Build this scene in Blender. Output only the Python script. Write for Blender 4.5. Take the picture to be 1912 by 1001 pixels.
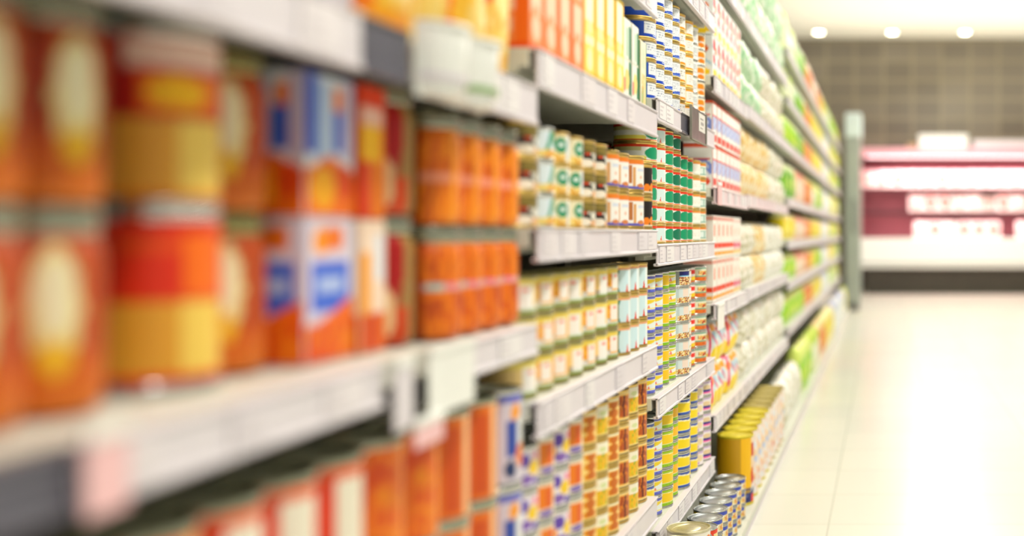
import bpy, math, random
import numpy as np

for o in list(bpy.data.objects):
    bpy.data.objects.remove(o)
SC = bpy.context.scene
COL = SC.collection
random.seed(7)

# ------------------------------------------------------------------ camera
EYE = 0.90
cd = bpy.data.cameras.new('camera')
cam = bpy.data.objects.new('camera', cd)
COL.objects.link(cam)
cam.location = (0, 0, EYE)
cam.rotation_euler = (math.radians(90), 0, 0)
cd.sensor_fit = 'HORIZONTAL'
cd.sensor_width = 36
cd.lens = 2100 / 1912 * 36
cd.shift_x = -694 / 1912
cd.shift_y = -64.5 / 1912
cd.clip_start = 0.05
cd.clip_end = 100
cd.dof.use_dof = True
cd.dof.focus_distance = 2.72
cd.dof.aperture_fstop = 1.25
SC.camera = cam

# ------------------------------------------------------------------ world, lights, exposure
w = bpy.data.worlds.new('world')
SC.world = w
w.use_nodes = True
w.node_tree.nodes['Background'].inputs[0].default_value = (1.0, 0.985, 0.94, 1)
w.node_tree.nodes['Background'].inputs[1].default_value = 0.3
SC.view_settings.view_transform = 'Standard'
SC.view_settings.look = 'None'
SC.view_settings.exposure = 0.25
SC.view_settings.gamma = 1.0


def area(name, loc, size, energy, color=(1, 1, 1), rot=(0, 0, 0)):
    d = bpy.data.lights.new(name, 'AREA')
    d.shape = 'RECTANGLE'
    d.size, d.size_y = size
    d.energy = energy
    d.color = color
    o = bpy.data.objects.new(name, d)
    o.location = loc
    o.rotation_euler = rot
    COL.objects.link(o)
    return o


for y in (-0.6, 1.6, 3.8, 6.0, 8.6, 11.2, 13.8, 15.2):  # farthest one added to brighten the meat case front
    area('aisle_light', (0.75, y, 3.3), (0.35, 1.7), 50, (1, 0.97, 0.9), (0, math.radians(-12), 0))
for x, y in ((0.9, -0.3), (1.3, 0.9), (0.9, 2.1), (1.3, 3.3), (0.9, 4.8)):  # unseen spots added for glints on the rims and stronger contrast
    d = bpy.data.lights.new('added_glint_spot', 'SPOT')
    d.energy, d.spot_size, d.spot_blend, d.shadow_soft_size = 95, math.radians(95), 0.6, 0.06
    d.color = (1, 0.96, 0.88)
    o = bpy.data.objects.new('added_glint_spot', d)
    o.location = (x, y, 3.0)
    o.rotation_euler = (0, math.radians(-38), 0)
    COL.objects.link(o)
area('added_ceiling_fill', (2.0, 14.9, 2.55), (7.0, 4.0), 95, (1, 0.985, 0.9), (math.radians(180), 0, 0))  # added upward fill hanging in mid-air to brighten the far ceiling, no fixture
for x in (0.5, 1.7, 2.9):
    area('case_light', (x, 16.95, 2.02), (1.1, 0.10), 15, (1, 0.55, 0.6))
    area('case_shelf_light', (x, 16.98, 1.51), (1.1, 0.06), 3.0, (1, 0.5, 0.55))
    area('case_shelf_light', (x, 16.98, 1.16), (1.1, 0.06), 3.0, (1, 0.5, 0.55))

# ------------------------------------------------------------------ colour helpers


def lin(h):
    if isinstance(h, str):
        h = h.lstrip('#')
        h = [int(h[i:i + 2], 16) / 255 for i in (0, 2, 4)]
    return np.array([c / 12.92 if c <= 0.04045 else ((c + 0.055) / 1.055) ** 2.4 for c in h])


def rgba(h):
    return (*lin(h), 1)


# ------------------------------------------------------------------ materials


def mat(name, col=None, rough=0.5, metal=0.0, coat=0.0, noise=0.0, nscale=30, emit=None, estr=0, trans=0, ior=1.45, attr=False, bump=0.0, bscale=60):
    m = bpy.data.materials.new(name)
    m.use_nodes = True
    nt = m.node_tree
    b = nt.nodes['Principled BSDF']
    b.inputs['Roughness'].default_value = rough
    b.inputs['Metallic'].default_value = metal
    b.inputs['Coat Weight'].default_value = coat
    b.inputs['Transmission Weight'].default_value = trans
    b.inputs['IOR'].default_value = ior
    if attr:
        a = nt.nodes.new('ShaderNodeAttribute')
        a.attribute_name = 'art'
        nt.links.new(a.outputs['Color'], b.inputs['Base Color'])
    elif noise > 0:
        n = nt.nodes.new('ShaderNodeTexNoise')
        n.inputs['Scale'].default_value = nscale
        n.inputs['Detail'].default_value = 3
        tc = nt.nodes.new('ShaderNodeTexCoord')
        nt.links.new(tc.outputs['Object'], n.inputs['Vector'])
        r = nt.nodes.new('ShaderNodeValToRGB')
        c = lin(col)
        r.color_ramp.elements[0].position = 0.3
        r.color_ramp.elements[1].position = 0.7
        r.color_ramp.elements[0].color = (*(c * (1 - noise)), 1)
        r.color_ramp.elements[1].color = (*np.minimum(1, c * (1 + noise)), 1)
        nt.links.new(n.outputs['Fac'], r.inputs['Fac'])
        nt.links.new(r.outputs['Color'], b.inputs['Base Color'])
    else:
        b.inputs['Base Color'].default_value = rgba(col)
    if bump:
        n = nt.nodes.new('ShaderNodeTexNoise')
        n.inputs['Scale'].default_value = bscale
        bp = nt.nodes.new('ShaderNodeBump')
        bp.inputs['Strength'].default_value = bump
        bp.inputs['Distance'].default_value = 0.004
        tc = nt.nodes.new('ShaderNodeTexCoord')
        nt.links.new(tc.outputs['Object'], n.inputs['Vector'])
        nt.links.new(n.outputs['Fac'], bp.inputs['Height'])
        nt.links.new(bp.outputs['Normal'], b.inputs['Normal'])
    if emit:
        b.inputs['Emission Color'].default_value = rgba(emit)
        b.inputs['Emission Strength'].default_value = estr
    return m


M = {}
M['label'] = mat('printed_label', rough=0.45, coat=0.05, attr=True)
M['film'] = mat('printed_film', rough=0.38, coat=0.1, attr=True, bump=0.5, bscale=45)
M['card'] = mat('printed_carton', rough=0.5, attr=True)
M['tin'] = mat('tinplate', '#c4c4bf', 0.17, 1.0, noise=0.12, nscale=80)
M['lidtin'] = mat('lid_tinplate', '#c3c8c9', 0.36, 1.0, noise=0.16, nscale=60)
M['gold'] = mat('gold_lacquer', '#cfae62', 0.32, 1.0, noise=0.1, nscale=80)
M['goldlid'] = mat('pale_gold_lid', '#d9d2b0', 0.35, 0.9, noise=0.1, nscale=80)
M['khaki'] = mat('khaki_lid', '#a39a63', 0.24, 0.8, noise=0.08)
M['greylid'] = mat('grey_green_lid', '#a9aa93', 0.22, 0.75, noise=0.08)
M['yellid'] = mat('yellow_lid', '#d9c62c', 0.38, 0.25, noise=0.06)
M['tanlid'] = mat('tan_lid', '#b9a75c', 0.4, 0.4, noise=0.06)
M['shelf'] = mat('shelf_enamel', '#d0d1c4', 0.42, noise=0.03, nscale=8)
M['rail'] = mat('rail_plastic', '#d9d2d7', 0.4, noise=0.02, nscale=12)
M['pinkrail'] = mat('pink_rail_plastic', '#dcc8cc', 0.4, noise=0.02, nscale=12)
M['tag'] = mat('price_paper', '#ded9da', 0.6, attr=True)
M['slate'] = mat('slate_rail_end', '#55535f', 0.35, noise=0.08, nscale=20)
M['back'] = mat('khaki_back_panel', '#6b6650', 0.55, noise=0.06, nscale=10)
M['upright'] = mat('upright_steel', '#8d8b7e', 0.45, 0.3, noise=0.05)
M['steel'] = mat('brushed_card_holder', '#8a8380', 0.33, 0.85, noise=0.15, nscale=25)
M['white'] = mat('white_plastic', '#e9eae4', 0.3, coat=0.2, noise=0.02)
M['green'] = mat('green_plastic', '#8fae74', 0.4, noise=0.05)
M['pink'] = mat('pink_card', '#eebfc0', 0.55, noise=0.04)
M['ceiling'] = mat('ceiling_paint', '#f1efdc', 0.8, noise=0.015, nscale=1)
M['darkkick'] = mat('case_kick', '#3c362c', 0.5, noise=0.1, nscale=6)
M['casewhite'] = mat('case_white', '#f3f3ee', 0.35, noise=0.01)
M['casepink'] = mat('case_pink_liner', '#a9636e', 0.5, noise=0.03, nscale=4)
M['canopy'] = mat('case_pink_canopy', '#e9aab6', 0.4, noise=0.02, nscale=4)
M['caseshelf'] = mat('case_shelf_dark', '#5a3038', 0.5, noise=0.1, nscale=4)
M['tube'] = mat('lamp_tube', '#fff0f0', 0.5, emit='#ffd9dc', estr=3.0)
M['downlens'] = mat('downlight_lens', '#fffbe6', 0.4, emit='#fff6d4', estr=26)
M['greycab'] = mat('grey_green_cabinet', '#a3a9a3', 0.4, noise=0.03, nscale=4)
M['cabtop'] = mat('pale_blue_cap', '#dfecee', 0.35, noise=0.02)
M['meat'] = mat('wrapped_meat', '#f6c9c0', 0.22, coat=0.8, noise=0.25, nscale=18)
M['redmeat'] = mat('wrapped_red_meat', '#dd8a7c', 0.22, coat=0.8, noise=0.3, nscale=14)
M['palemeat'] = mat('wrapped_poultry', '#f8ddd0', 0.22, coat=0.8, noise=0.12, nscale=14)
M['tray'] = mat('foam_tray', '#fbf3ef', 0.5, noise=0.02)
M['darkgrey'] = mat('dark_grey_steel', '#7d7b78', 0.4, 0.3, noise=0.05)
M['carton'] = mat('tan_carton', '#bfa27c', 0.7, noise=0.08)

# floor: pale glossy tiles
m = mat('floor_tile', '#e6e4d8', 0.22)
nt = m.node_tree
b = nt.nodes['Principled BSDF']
tc = nt.nodes.new('ShaderNodeTexCoord')
mp = nt.nodes.new('ShaderNodeMapping')
mp.inputs['Location'].default_value = (0.17, 0.12, 0)
br = nt.nodes.new('ShaderNodeTexBrick')
br.offset = 0
br.inputs['Color1'].default_value = rgba('#dcdacd')
br.inputs['Color2'].default_value = rgba('#d6d5c9')
br.inputs['Mortar'].default_value = rgba('#bfbeb2')
br.inputs['Scale'].default_value = 1
br.inputs['Brick Width'].default_value = 0.4
br.inputs['Row Height'].default_value = 0.4
br.inputs['Mortar Size'].default_value = 0.003
br.inputs['Mortar Smooth'].default_value = 0.3
nt.links.new(tc.outputs['Object'], mp.inputs['Vector'])
nt.links.new(mp.outputs['Vector'], br.inputs['Vector'])
nt.links.new(br.outputs['Color'], b.inputs['Base Color'])
M['floor'] = m

# far wall: taupe stone tiles with lighter joints
m = mat('stone_wall_tile', '#7d7566', 0.5)
nt = m.node_tree
b = nt.nodes['Principled BSDF']
tc = nt.nodes.new('ShaderNodeTexCoord')
mp = nt.nodes.new('ShaderNodeMapping')
mp.inputs['Rotation'].default_value = (math.radians(90), 0, 0)
br = nt.nodes.new('ShaderNodeTexBrick')
br.offset = 0
br.inputs['Color1'].default_value = rgba('#82796a')
br.inputs['Color2'].default_value = rgba('#71685b')
br.inputs['Mortar'].default_value = rgba('#8f866f')
br.inputs['Scale'].default_value = 1
br.inputs['Brick Width'].default_value = 0.45
br.inputs['Row Height'].default_value = 0.30
br.inputs['Mortar Size'].default_value = 0.03
br.inputs['Mortar Smooth'].default_value = 0.6
nt.links.new(tc.outputs['Object'], mp.inputs['Vector'])
nt.links.new(mp.outputs['Vector'], br.inputs['Vector'])
nt.links.new(br.outputs['Color'], b.inputs['Base Color'])
M['wall'] = m

# ------------------------------------------------------------------ mesh helpers


class MB:
    def __init__(self):
        self.v, self.f, self.c, self.s = [], [], [], []

    def box(self, x0, x1, y0, y1, z0, z1, col=None, bev=0.0):
        n = len(self.v)
        if bev <= 0:
            self.v += [(x0, y0, z0), (x1, y0, z0), (x1, y1, z0), (x0, y1, z0), (x0, y0, z1), (x1, y0, z1), (x1, y1, z1), (x0, y1, z1)]
            fs = [(0, 3, 2, 1), (4, 5, 6, 7), (0, 1, 5, 4), (1, 2, 6, 5), (2, 3, 7, 6), (3, 0, 4, 7)]
            self.f += [tuple(n + i for i in q) for q in fs]
            k = 8
        else:
            k = 0
            vs = []
            for (sx, xx) in ((1, x0), (-1, x1)):
                for (sy, yy) in ((1, y0), (-1, y1)):
                    for (sz, zz) in ((1, z0), (-1, z1)):
                        vs += [(xx, yy + sy * bev, zz + sz * bev), (xx + sx * bev, yy, zz + sz * bev), (xx + sx * bev, yy + sy * bev, zz)]
            self.v += vs
            k = 24
            I = lambda a, b_, c_, t: n + ((a * 2 + b_) * 2 + c_) * 3 + t
            for a in (0, 1):
                q = [I(a, 0, 0, 0), I(a, 1, 0, 0), I(a, 1, 1, 0), I(a, 0, 1, 0)]
                self.f.append(tuple(q if a else q[::-1]))
                q = [I(0, a, 0, 1), I(0, a, 1, 1), I(1, a, 1, 1), I(1, a, 0, 1)]
                self.f.append(tuple(q if a else q[::-1]))
                q = [I(0, 0, a, 2), I(1, 0, a, 2), I(1, 1, a, 2), I(0, 1, a, 2)]
                self.f.append(tuple(q if a else q[::-1]))
            for p in (0, 1):
                for q_ in (0, 1):
                    self.f.append((I(p, q_, 0, 0), I(p, q_, 0, 1), I(p, q_, 1, 1), I(p, q_, 1, 0)))
                    self.f.append((I(p, 0, q_, 0), I(p, 1, q_, 0), I(p, 1, q_, 2), I(p, 0, q_, 2)))
                    self.f.append((I(0, p, q_, 1), I(1, p, q_, 1), I(1, p, q_, 2), I(0, p, q_, 2)))
                    for r in (0, 1):
                        self.f.append((I(p, q_, r, 0), I(p, q_, r, 1), I(p, q_, r, 2)))
        self.c += [tuple(col) if col is not None else (1, 1, 1)] * k
        return self

    def lathe(self, prof, seg=40, cx=0, cy=0):
        n = len(self.v)
        m_ = len(prof)
        for i in range(seg):
            a = 2 * math.pi * i / seg
            for r, z in prof:
                self.v.append((cx + r * math.cos(a), cy + r * math.sin(a), z))
        self.c += [(1, 1, 1)] * (seg * m_)
        for i in range(seg):
            j = (i + 1) % seg
            for k in range(m_ - 1):
                self.f.append((n + i * m_ + k, n + j * m_ + k, n + j * m_ + k + 1, n + i * m_ + k + 1))
        return self

    def grid(self, P, Cc=None, closed=False):
        nu, nv = P.shape[:2]
        n = len(self.v)
        self.v += [tuple(p) for p in P.reshape(-1, 3)]
        self.c += [tuple(c) for c in Cc.reshape(-1, 3)] if Cc is not None else [(1, 1, 1)] * (nu * nv)
        for i in range(nu if closed else nu - 1):
            j = (i + 1) % nu
            for k in range(nv - 1):
                self.f.append((n + i * nv + k, n + j * nv + k, n + j * nv + k + 1, n + i * nv + k + 1))
        return self

    def mesh(self, name, m_, smooth=False, art=False):
        me = bpy.data.meshes.new(name)
        me.from_pydata(self.v, [], self.f)
        if art:
            at = me.attributes.new('art', 'FLOAT_COLOR', 'POINT')
            arr = np.ones((len(self.v), 4), dtype=np.float32)
            c_ = np.array(self.c)
            lum = c_ @ np.array([0.2126, 0.7152, 0.0722])
            arr[:, :3] = np.clip(lum[:, None] + 1.13 * (c_ - lum[:, None]), 0.004, 0.95) ** 1.08
            at.data.foreach_set('color', arr.ravel())
        if smooth:
            me.polygons.foreach_set('use_smooth', [True] * len(me.polygons))
            if smooth != 'all':
                try:
                    me.set_sharp_from_angle(angle=math.radians(40))
                except Exception:
                    pass
        me.materials.append(M[m_])
        me.update()
        return me


def put(name, me, loc=(0, 0, 0), parent=None, rot=0):
    o = bpy.data.objects.new(name, me)
    o.location = loc
    if rot:
        o.rotation_euler = (0, 0, rot)
    if parent:
        o.parent = parent
    COL.objects.link(o)
    return o


def tag(o, label, cat, group=None):
    o['label'] = label
    o['category'] = cat
    if group:
        o['group'] = group
    return o


def struct(name, me):
    o = put(name, me)
    o['kind'] = 'structure'
    return o


def empty(name, loc=(0, 0, 0)):
    o = bpy.data.objects.new(name, None)
    o.location = loc
    o.empty_display_size = 0.05
    COL.objects.link(o)
    return o


# ------------------------------------------------------------------ print designs  f(a, v): a = -1 .. 1 across the face, v = 0 .. 1 up


def hsh(i, j, s):
    x = np.sin(i * 127.1 + j * 311.7 + s * 74.7) * 43758.5453
    return x - np.floor(x)


def vn(x, y, s=0):
    i, j = np.floor(x), np.floor(y)
    fx, fy = x - i, y - j
    fx, fy = fx * fx * (3 - 2 * fx), fy * fy * (3 - 2 * fy)
    a = hsh(i, j, s) * (1 - fx) + hsh(i + 1, j, s) * fx
    b_ = hsh(i, j + 1, s) * (1 - fx) + hsh(i + 1, j + 1, s) * fx
    return a * (1 - fy) + b_ * fy


class Art:
    def __init__(self, a, v, base):
        self.a, self.v = a, v
        self.c = np.zeros(a.shape + (3,)) + lin(base)

    def p(self, mask, col):
        self.c[mask] = lin(col)
        return self

    def band(self, v0, v1, col):
        return self.p((self.v >= v0) & (self.v <= v1), col)

    def rect(self, a0, a1, v0, v1, col):
        return self.p((self.v >= v0) & (self.v <= v1) & (self.a >= a0) & (self.a <= a1), col)

    def ell(self, a0, v0, ra, rv, col):
        return self.p(((self.a - a0) / ra) ** 2 + ((self.v - v0) / rv) ** 2 < 1, col)

    def food(self, a0, a1, v0, v1, cols, fa=14, fv=9, s=0, mask=None):
        mk = (self.v >= v0) & (self.v <= v1) & (self.a >= a0) & (self.a <= a1)
        if mask is not None:
            mk &= mask
        n = vn(self.a * fa, self.v * fv, s) * 0.999
        n = (n - 0.15) / 0.7
        n = np.clip(n, 0, 0.999)
        idx = (n * len(cols)).astype(int)
        pal = np.array([lin(c) for c in cols])
        self.c[mk] = pal[idx[mk]]
        return self

    def grad(self, v0, v1, c0, c1, a0=-9, a1=9):
        mk = (self.v >= v0) & (self.v <= v1) & (self.a >= a0) & (self.a <= a1)
        t = ((self.v - v0) / max(1e-6, v1 - v0))[..., None]
        g = lin(c0) * (1 - t) + lin(c1) * t
        self.c[mk] = g[mk]
        return self

    def text(self, a0, a1, v0, v1, rows, col, s=0, fa=22, thr=0.5):
        q = (self.v - v0) / (v1 - v0) * rows
        mk = (q > 0) & (q < rows) & (self.a >= a0) & (self.a <= a1)
        mk &= (np.abs(q - np.floor(q) - 0.5) < 0.27) & (vn(self.a * fa, np.floor(q) * 3.3, s) > thr)
        return self.p(mk, col)


def dz(fn):
    D[fn.__name__] = fn
    return fn


D = {}


@dz
def blue_white(a, v):
    A = Art(a, v, '#eef0f0')
    A.text(-0.75, 0.5, 0.4, 0.85, 3, '#b3b9c6', 1)
    A.band(0.0, 0.2, '#2850b8').rect(0.12, 0.6, 0.07, 0.15, '#c8d4ee')
    A.p((a < -0.5) & (v > 0.0), '#2a4ea8').p(v > 0.93, '#8c8474')
    return A.c


@dz
def blue_white_plain(a, v):
    A = Art(a, v, '#eceef0')
    A.text(-0.7, 0.5, 0.35, 0.85, 4, '#c0c4cc', 5)
    A.p(v < 0.17 + 0.12 * (a + 0.4), '#2c58c0').rect(-0.4, 0.5, 0.05, 0.1, '#a9bde8').p(v > 0.93, '#a59a80')
    return A.c


@dz
def orange_white(a, v):
    A = Art(a, v, '#f2f0ea')
    A.text(-0.3, 0.5, 0.35, 0.8, 3, '#b9b4aa', 2)
    A.band(0, 0.17, '#eaa02a').p((a < -0.38), '#e79a24').band(0.9, 1, '#e8b45c')
    return A.c


@dz
def orange_white_box(a, v):
    A = Art(a, v, '#f4f1ea')
    A.text(-0.3, 0.5, 0.3, 0.8, 4, '#c9c3b8', 3).band(0, 0.12, '#f0a63a').rect(-1, -0.5, 0, 1, '#f5dfae').band(0.88, 1, '#e9a640')
    return A.c


@dz
def barcode(a, v):
    A = Art(a, v, '#f3f3ef')
    A.text(-0.5, 0.3, 0.15, 0.85, 5, '#a9adb0', 2, 40, 0.25).rect(0.3, 1, 0, 1, '#f0ead8')
    return A.c


@dz
def orange_spots(a, v):
    A = Art(a, v, '#f3dcae')
    A.ell(-0.2, 0.65, 0.45, 0.28, '#eb952c').ell(-0.1, 0.2, 0.4, 0.17, '#e88a2a').rect(-0.7, 0.3, 0.4, 0.5, '#d9d9d6').band(0.93, 1, '#f4ead2')
    return A.c


@dz
def swan(a, v):
    A = Art(a, v, '#dcebea')
    A.p(np.abs(a + 0.2) > 0.44 - 0.35 * (v - 0.3) ** 2, '#f4f5ef').p((a < -0.66), '#c9b276')
    A.p((np.abs(a + 0.2) < 0.2 * (0.42 - v)) & (v < 0.42), '#e2543a').p((np.abs(a + 0.2) < 0.32 * (0.2 - v)), '#ea7a5a')
    A.band(0, 0.07, '#f2d8b8').band(0.88, 1, '#dd5a2c')
    return A.c


@dz
def green_disc(a, v):
    A = Art(a, v, '#f6f7f1')
    A.p((v < 0.3) & (a < -0.55), '#eadf7a').p((v > 0.6) & (a < -0.85), '#d8d3a0')
    A.ell(-0.02, 0.46, 0.7, 0.42, '#e8f0e4').ell(0.0, 0.46, 0.66, 0.39, '#0f9a70')
    A.band(0.86, 1, '#dd4a22').band(0, 0.06, '#e8632c')
    return A.c


@dz
def dark_green_disc(a, v):
    A = Art(a, v, '#f6f7f1')
    A.p((v < 0.3) & (a < -0.6), '#eadf7a')
    A.ell(0.0, 0.46, 0.7, 0.42, '#dfe9df').ell(0.02, 0.46, 0.66, 0.39, '#0b7a5c')
    A.band(0.86, 1, '#d8431e').band(0, 0.06, '#e8632c')
    return A.c


@dz
def pale_panel(a, v):
    A = Art(a, v, '#f5f3ea')
    A.text(-0.6, 0.4, 0.3, 0.7, 3, '#e2ded2', 4).band(0, 0.07, '#c4cfc0').band(0.86, 1, '#e39a50')
    A.rect(-1, -0.75, 0, 1, '#ddd7ab')
    return A.c


@dz
def green_frame(a, v):
    A = Art(a, v, '#f0f1e6')
    A.rect(-0.75, 0.45, 0.12, 0.75, '#8fb5a6').rect(-0.62, -0.1, 0.22, 0.66, '#e2ece6').rect(0.02, 0.35, 0.22, 0.66, '#dfeae2')
    A.band(0.84, 1, '#e08a3c').band(0, 0.06, '#e9c994')
    return A.c


@dz
def blue_yellow_sail(a, v):
    A = Art(a, v, '#e9efec')
    A.p((v > 0.52) & (v < 0.8) & (v > 0.62 + 0.2 * a), '#edd35a')
    A.p((np.abs(a + 0.4) < 0.5 * (0.5 - v)) & (v > 0.27) & (v < 0.5), '#e98a7c').p((v > 0.22) & (v < 0.3), '#f0dc82')
    A.band(0, 0.23, '#5b63c0').text(-0.7, 0.3, 0.03, 0.2, 1, '#8088d4', 3, 30).band(0.86, 1, '#6a6db8')
    A.p(((v > 0.8) & (v < 0.86)) | ((v > 0.2) & (v < 0.24)), '#f3f3f0')
    return A.c


@dz
def yellow_lime(a, v):
    A = Art(a, v, '#f2c94a')
    A.band(0, 0.2, '#8fbe3a').band(0.19, 0.23, '#f5f3e0').band(0.9, 1, '#9fae5c').band(0.88, 0.91, '#f3efd8')
    return A.c


@dz
def lime_sail(a, v):
    A = Art(a, v, '#eef1ea')
    A.p((v > 0.6) & (v < 0.78) & (v > 0.66 + 0.15 * a), '#ecd36a').p((v > 0.24) & (v < 0.42 + 0.12 * a), '#f0d457')
    A.p((np.abs(a + 0.3) < 0.6 * (0.66 - v)) & (v > 0.38) & (v < 0.66), '#ea9186')
    A.band(0, 0.2, '#93c23c').band(0.84, 1, '#9ec25a').band(0.19, 0.23, '#f5f5ee')
    return A.c


SALAD = ['#5a2d18', '#c9532c', '#f3e2a8', '#f0d98a', '#f7edcf', '#d98a4a', '#8a4a22']


@dz
def salad(a, v):
    A = Art(a, v, '#dbe6e8')
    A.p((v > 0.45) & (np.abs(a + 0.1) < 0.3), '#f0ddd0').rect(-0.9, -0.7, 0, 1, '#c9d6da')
    A.food(-0.85, 0.9, 0.02, 0.44, SALAD, 9, 14, 3, (v < 0.44 - 0.1 * np.abs(a + 0.1)))
    return A.c


@dz
def salad_navy(a, v):
    A = Art(a, v, '#e8eef0')
    A.food(-0.7, 0.9, 0.02, 0.62, SALAD, 9, 14, 9).rect(-0.7, 0.4, 0.64, 0.72, '#8ec4e2').rect(-0.7, 0.4, 0.72, 1, '#22246e')
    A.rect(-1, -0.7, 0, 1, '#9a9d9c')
    return A.c


@dz
def white_specks(a, v):
    A = Art(a, v, '#f2efe6')
    A.food(-0.8, 0.6, 0.03, 0.5, ['#f2efe6', '#f2efe6', '#e6cf92', '#c9854a', '#f2efe6'], 8, 8, 6).band(0.9, 1, '#e7a48c').band(0, 0.06, '#d9a07c')
    return A.c


@dz
def red_yellow(a, v):
    A = Art(a, v, '#f0e6e4')
    A.band(0.6, 0.92, '#e23c30').p((v > 0.16) & (v < 0.42 + 0.1 * a), '#f2ce48').band(0.0, 0.12, '#cc6a34').band(0.12, 0.17, '#8fae5a')
    return A.c


@dz
def orange_food(a, v):
    A = Art(a, v, '#e8e6cf')
    A.food(-0.6, 0.55, 0.42, 0.78, ['#8a3a1e', '#d9542c', '#f2e09a', '#f0d27a', '#5f7a4a'], 10, 12, 12)
    A.p((v > 0.3) & (v < 0.38), '#7fa98c').band(0, 0.3, '#dd7a3a').text(-0.7, 0.5, 0.03, 0.27, 1, '#c9622c', 8, 8).band(0.9, 1, '#7fb39c')
    return A.c


@dz
def yellow_green_corn(a, v):
    A = Art(a, v, '#fdd22a')
    A.band(0, 0.19, '#a3c93e').p((v < 0.24) & (v > 0.19), '#f7f4c0').band(0.82, 1, '#a9c84a').p((v > 0.78 - 0.06 * a) & (v < 0.83 - 0.03 * a), '#faf4ba')
    A.text(-0.9, 0.7, 0.02, 0.09, 1, '#7ca02c', 3, 50, 0.4)
    A.p((a < -0.92) | (a > 0.5), '#f4f0cf')
    return A.c


@dz
def orange_green_corn(a, v):
    A = Art(a, v, '#fbc02e')
    A.band(0, 0.18, '#94c03c').band(0.8, 1, '#a1c444').p((a < -0.7) | (a > 0.5), '#f6efc0').rect(-0.6, 0.5, 0.18, 0.22, '#f4eec8')
    return A.c


@dz
def yellow_blue_corn(a, v):
    A = Art(a, v, '#ffdc2c')
    A.band(0, 0.14 , '#3a5cae').p((v > 0.14) & (v < 0.2), '#f5f1d0').band(0.84, 1, '#5668b0').p((v > 0.76 - 0.08 * a) & (v < 0.85 - 0.08 * a), '#f7f2cd')
    A.p((a < -0.92) | (a > 0.55), '#f3efdc')
    return A.c


@dz
def pink_white(a, v):
    A = Art(a, v, '#f1e9ea')
    A.ell(-0.3, 0.55, 0.5, 0.2, '#e6cfa8').rect(-0.8, 0.4, 0.22, 0.4, '#2e2a86').rect(-0.8, 0.4, 0.1, 0.22, '#ee78ae').band(0.88, 1, '#cdb6d6')
    return A.c


@dz
def pink_cream(a, v):
    A = Art(a, v, '#f1e9e8')
    A.ell(-0.3, 0.5, 0.5, 0.25, '#ecd9b4').rect(-0.8, -0.3, 0.05, 0.24, '#cfa9cc').band(0.86, 1, '#d3bcd8')
    return A.c


@dz
def fish_tuna(a, v):
    A = Art(a, v, '#efeadd')
    A.ell(0.15, 0.42, 0.55, 0.32, '#ecd9a0').food(-0.2, 0.5, 0.2, 0.6, ['#dcb46a', '#d98f4a', '#efe0b8'], 9, 9, 4)
    A.band(0.75, 1, '#f0d84e').rect(-1, 0.2, 0.72, 1, '#4554b4').band(0, 0.12, '#8c8f94')
    return A.c


@dz
def fish_red(a, v):
    A = Art(a, v, '#efe4c4')
    A.band(0.72, 1, '#e04a28').ell(0.2, 0.4, 0.6, 0.3, '#f3dfa6').rect(-1, -0.1, 0.0, 0.7, '#d5452a').band(0, 0.1, '#9b9b98')
    return A.c


@dz
def mixed_tin(a, v):
    A = Art(a, v, '#f3efe6')
    A.rect(-1, 0.0, 0.55, 0.8, '#e98a6a').ell(0.0, 0.4, 0.4, 0.25, '#f0cf94').rect(-0.4, 0.8, 0.0, 0.12, '#b9c6dc')
    return A.c


@dz
def cream_can(a, v):
    A = Art(a, v, '#f1ecdf')
    A.ell(0.1, 0.5, 0.4, 0.34, '#e88a4a').ell(0.3, 0.3, 0.3, 0.2, '#f0b45e')
    return A.c


@dz
def yellow_tall_tin(a, v):
    A = Art(a, v, '#f6c414')
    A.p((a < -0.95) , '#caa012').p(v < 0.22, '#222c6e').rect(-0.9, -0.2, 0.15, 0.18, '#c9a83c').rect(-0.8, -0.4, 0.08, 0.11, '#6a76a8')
    A.rect(-0.12, 0.7, 0.22, 1, '#f0dcc0').rect(-0.12, 0.7, 0.72, 0.93, '#c93a1c').ell(0.1, 0.4, 0.28, 0.14, '#d2492a').ell(0.3, 0.5, 0.2, 0.1, '#e8a04a').rect(-0.12, 0.8, 0, 0.12, '#e03a22').p((np.abs(v - 0.22 - 0.04 * np.sin(a * 8)) < 0.03) & (a > -0.12), '#f4f4f2')
    return A.c


@dz
def tin_speckle(a, v):
    A = Art(a, v, '#f3eee6')
    A.food(-1, 1, 0, 1, ['#f3eee6', '#f3eee6', '#dfe6f2', '#f3eee6', '#efb89a', '#f3eee6', '#f0cfa4'], 5, 12, 21).ell(-0.5, 0.25, 0.3, 0.05, '#e08a70').ell(0.0, 0.55, 0.3, 0.05, '#c4cce4')
    return A.c


@dz
def food_tin(a, v):
    A = Art(a, v, '#f0b860')
    A.band(0.78, 1, '#e8d070').rect(-0.35, 0.35, 0.22, 0.86, '#f5ede4').ell(-0.02, 0.72, 0.14, 0.06, '#e88a7a').rect(-1, -0.35, 0.0, 0.3, '#8f7a6a').ell(-0.6, 0.15, 0.22, 0.14, '#e4e0dc').rect(-0.35, 0.9, 0, 0.16, '#d7dcd0').band(0, 0.08, '#9fae6a').food(-1, -0.35, 0.35, 0.8, ['#e89a3c', '#f0b85a', '#e0852e'], 5, 5, 3)
    return A.c


@dz
def food_tin_pale(a, v):
    A = Art(a, v, '#f3d69a')
    A.band(0.8, 1, '#ecd880').rect(-0.5, 0.4, 0.18, 0.84, '#f6f1ea').ell(-0.1, 0.7, 0.2, 0.06, '#ec9a8a').rect(-1, -0.5, 0, 0.25, '#b0a494').rect(-0.5, 0.9, 0.08, 0.18, '#eceee6').band(0, 0.08, '#90a55c')
    return A.c


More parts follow.
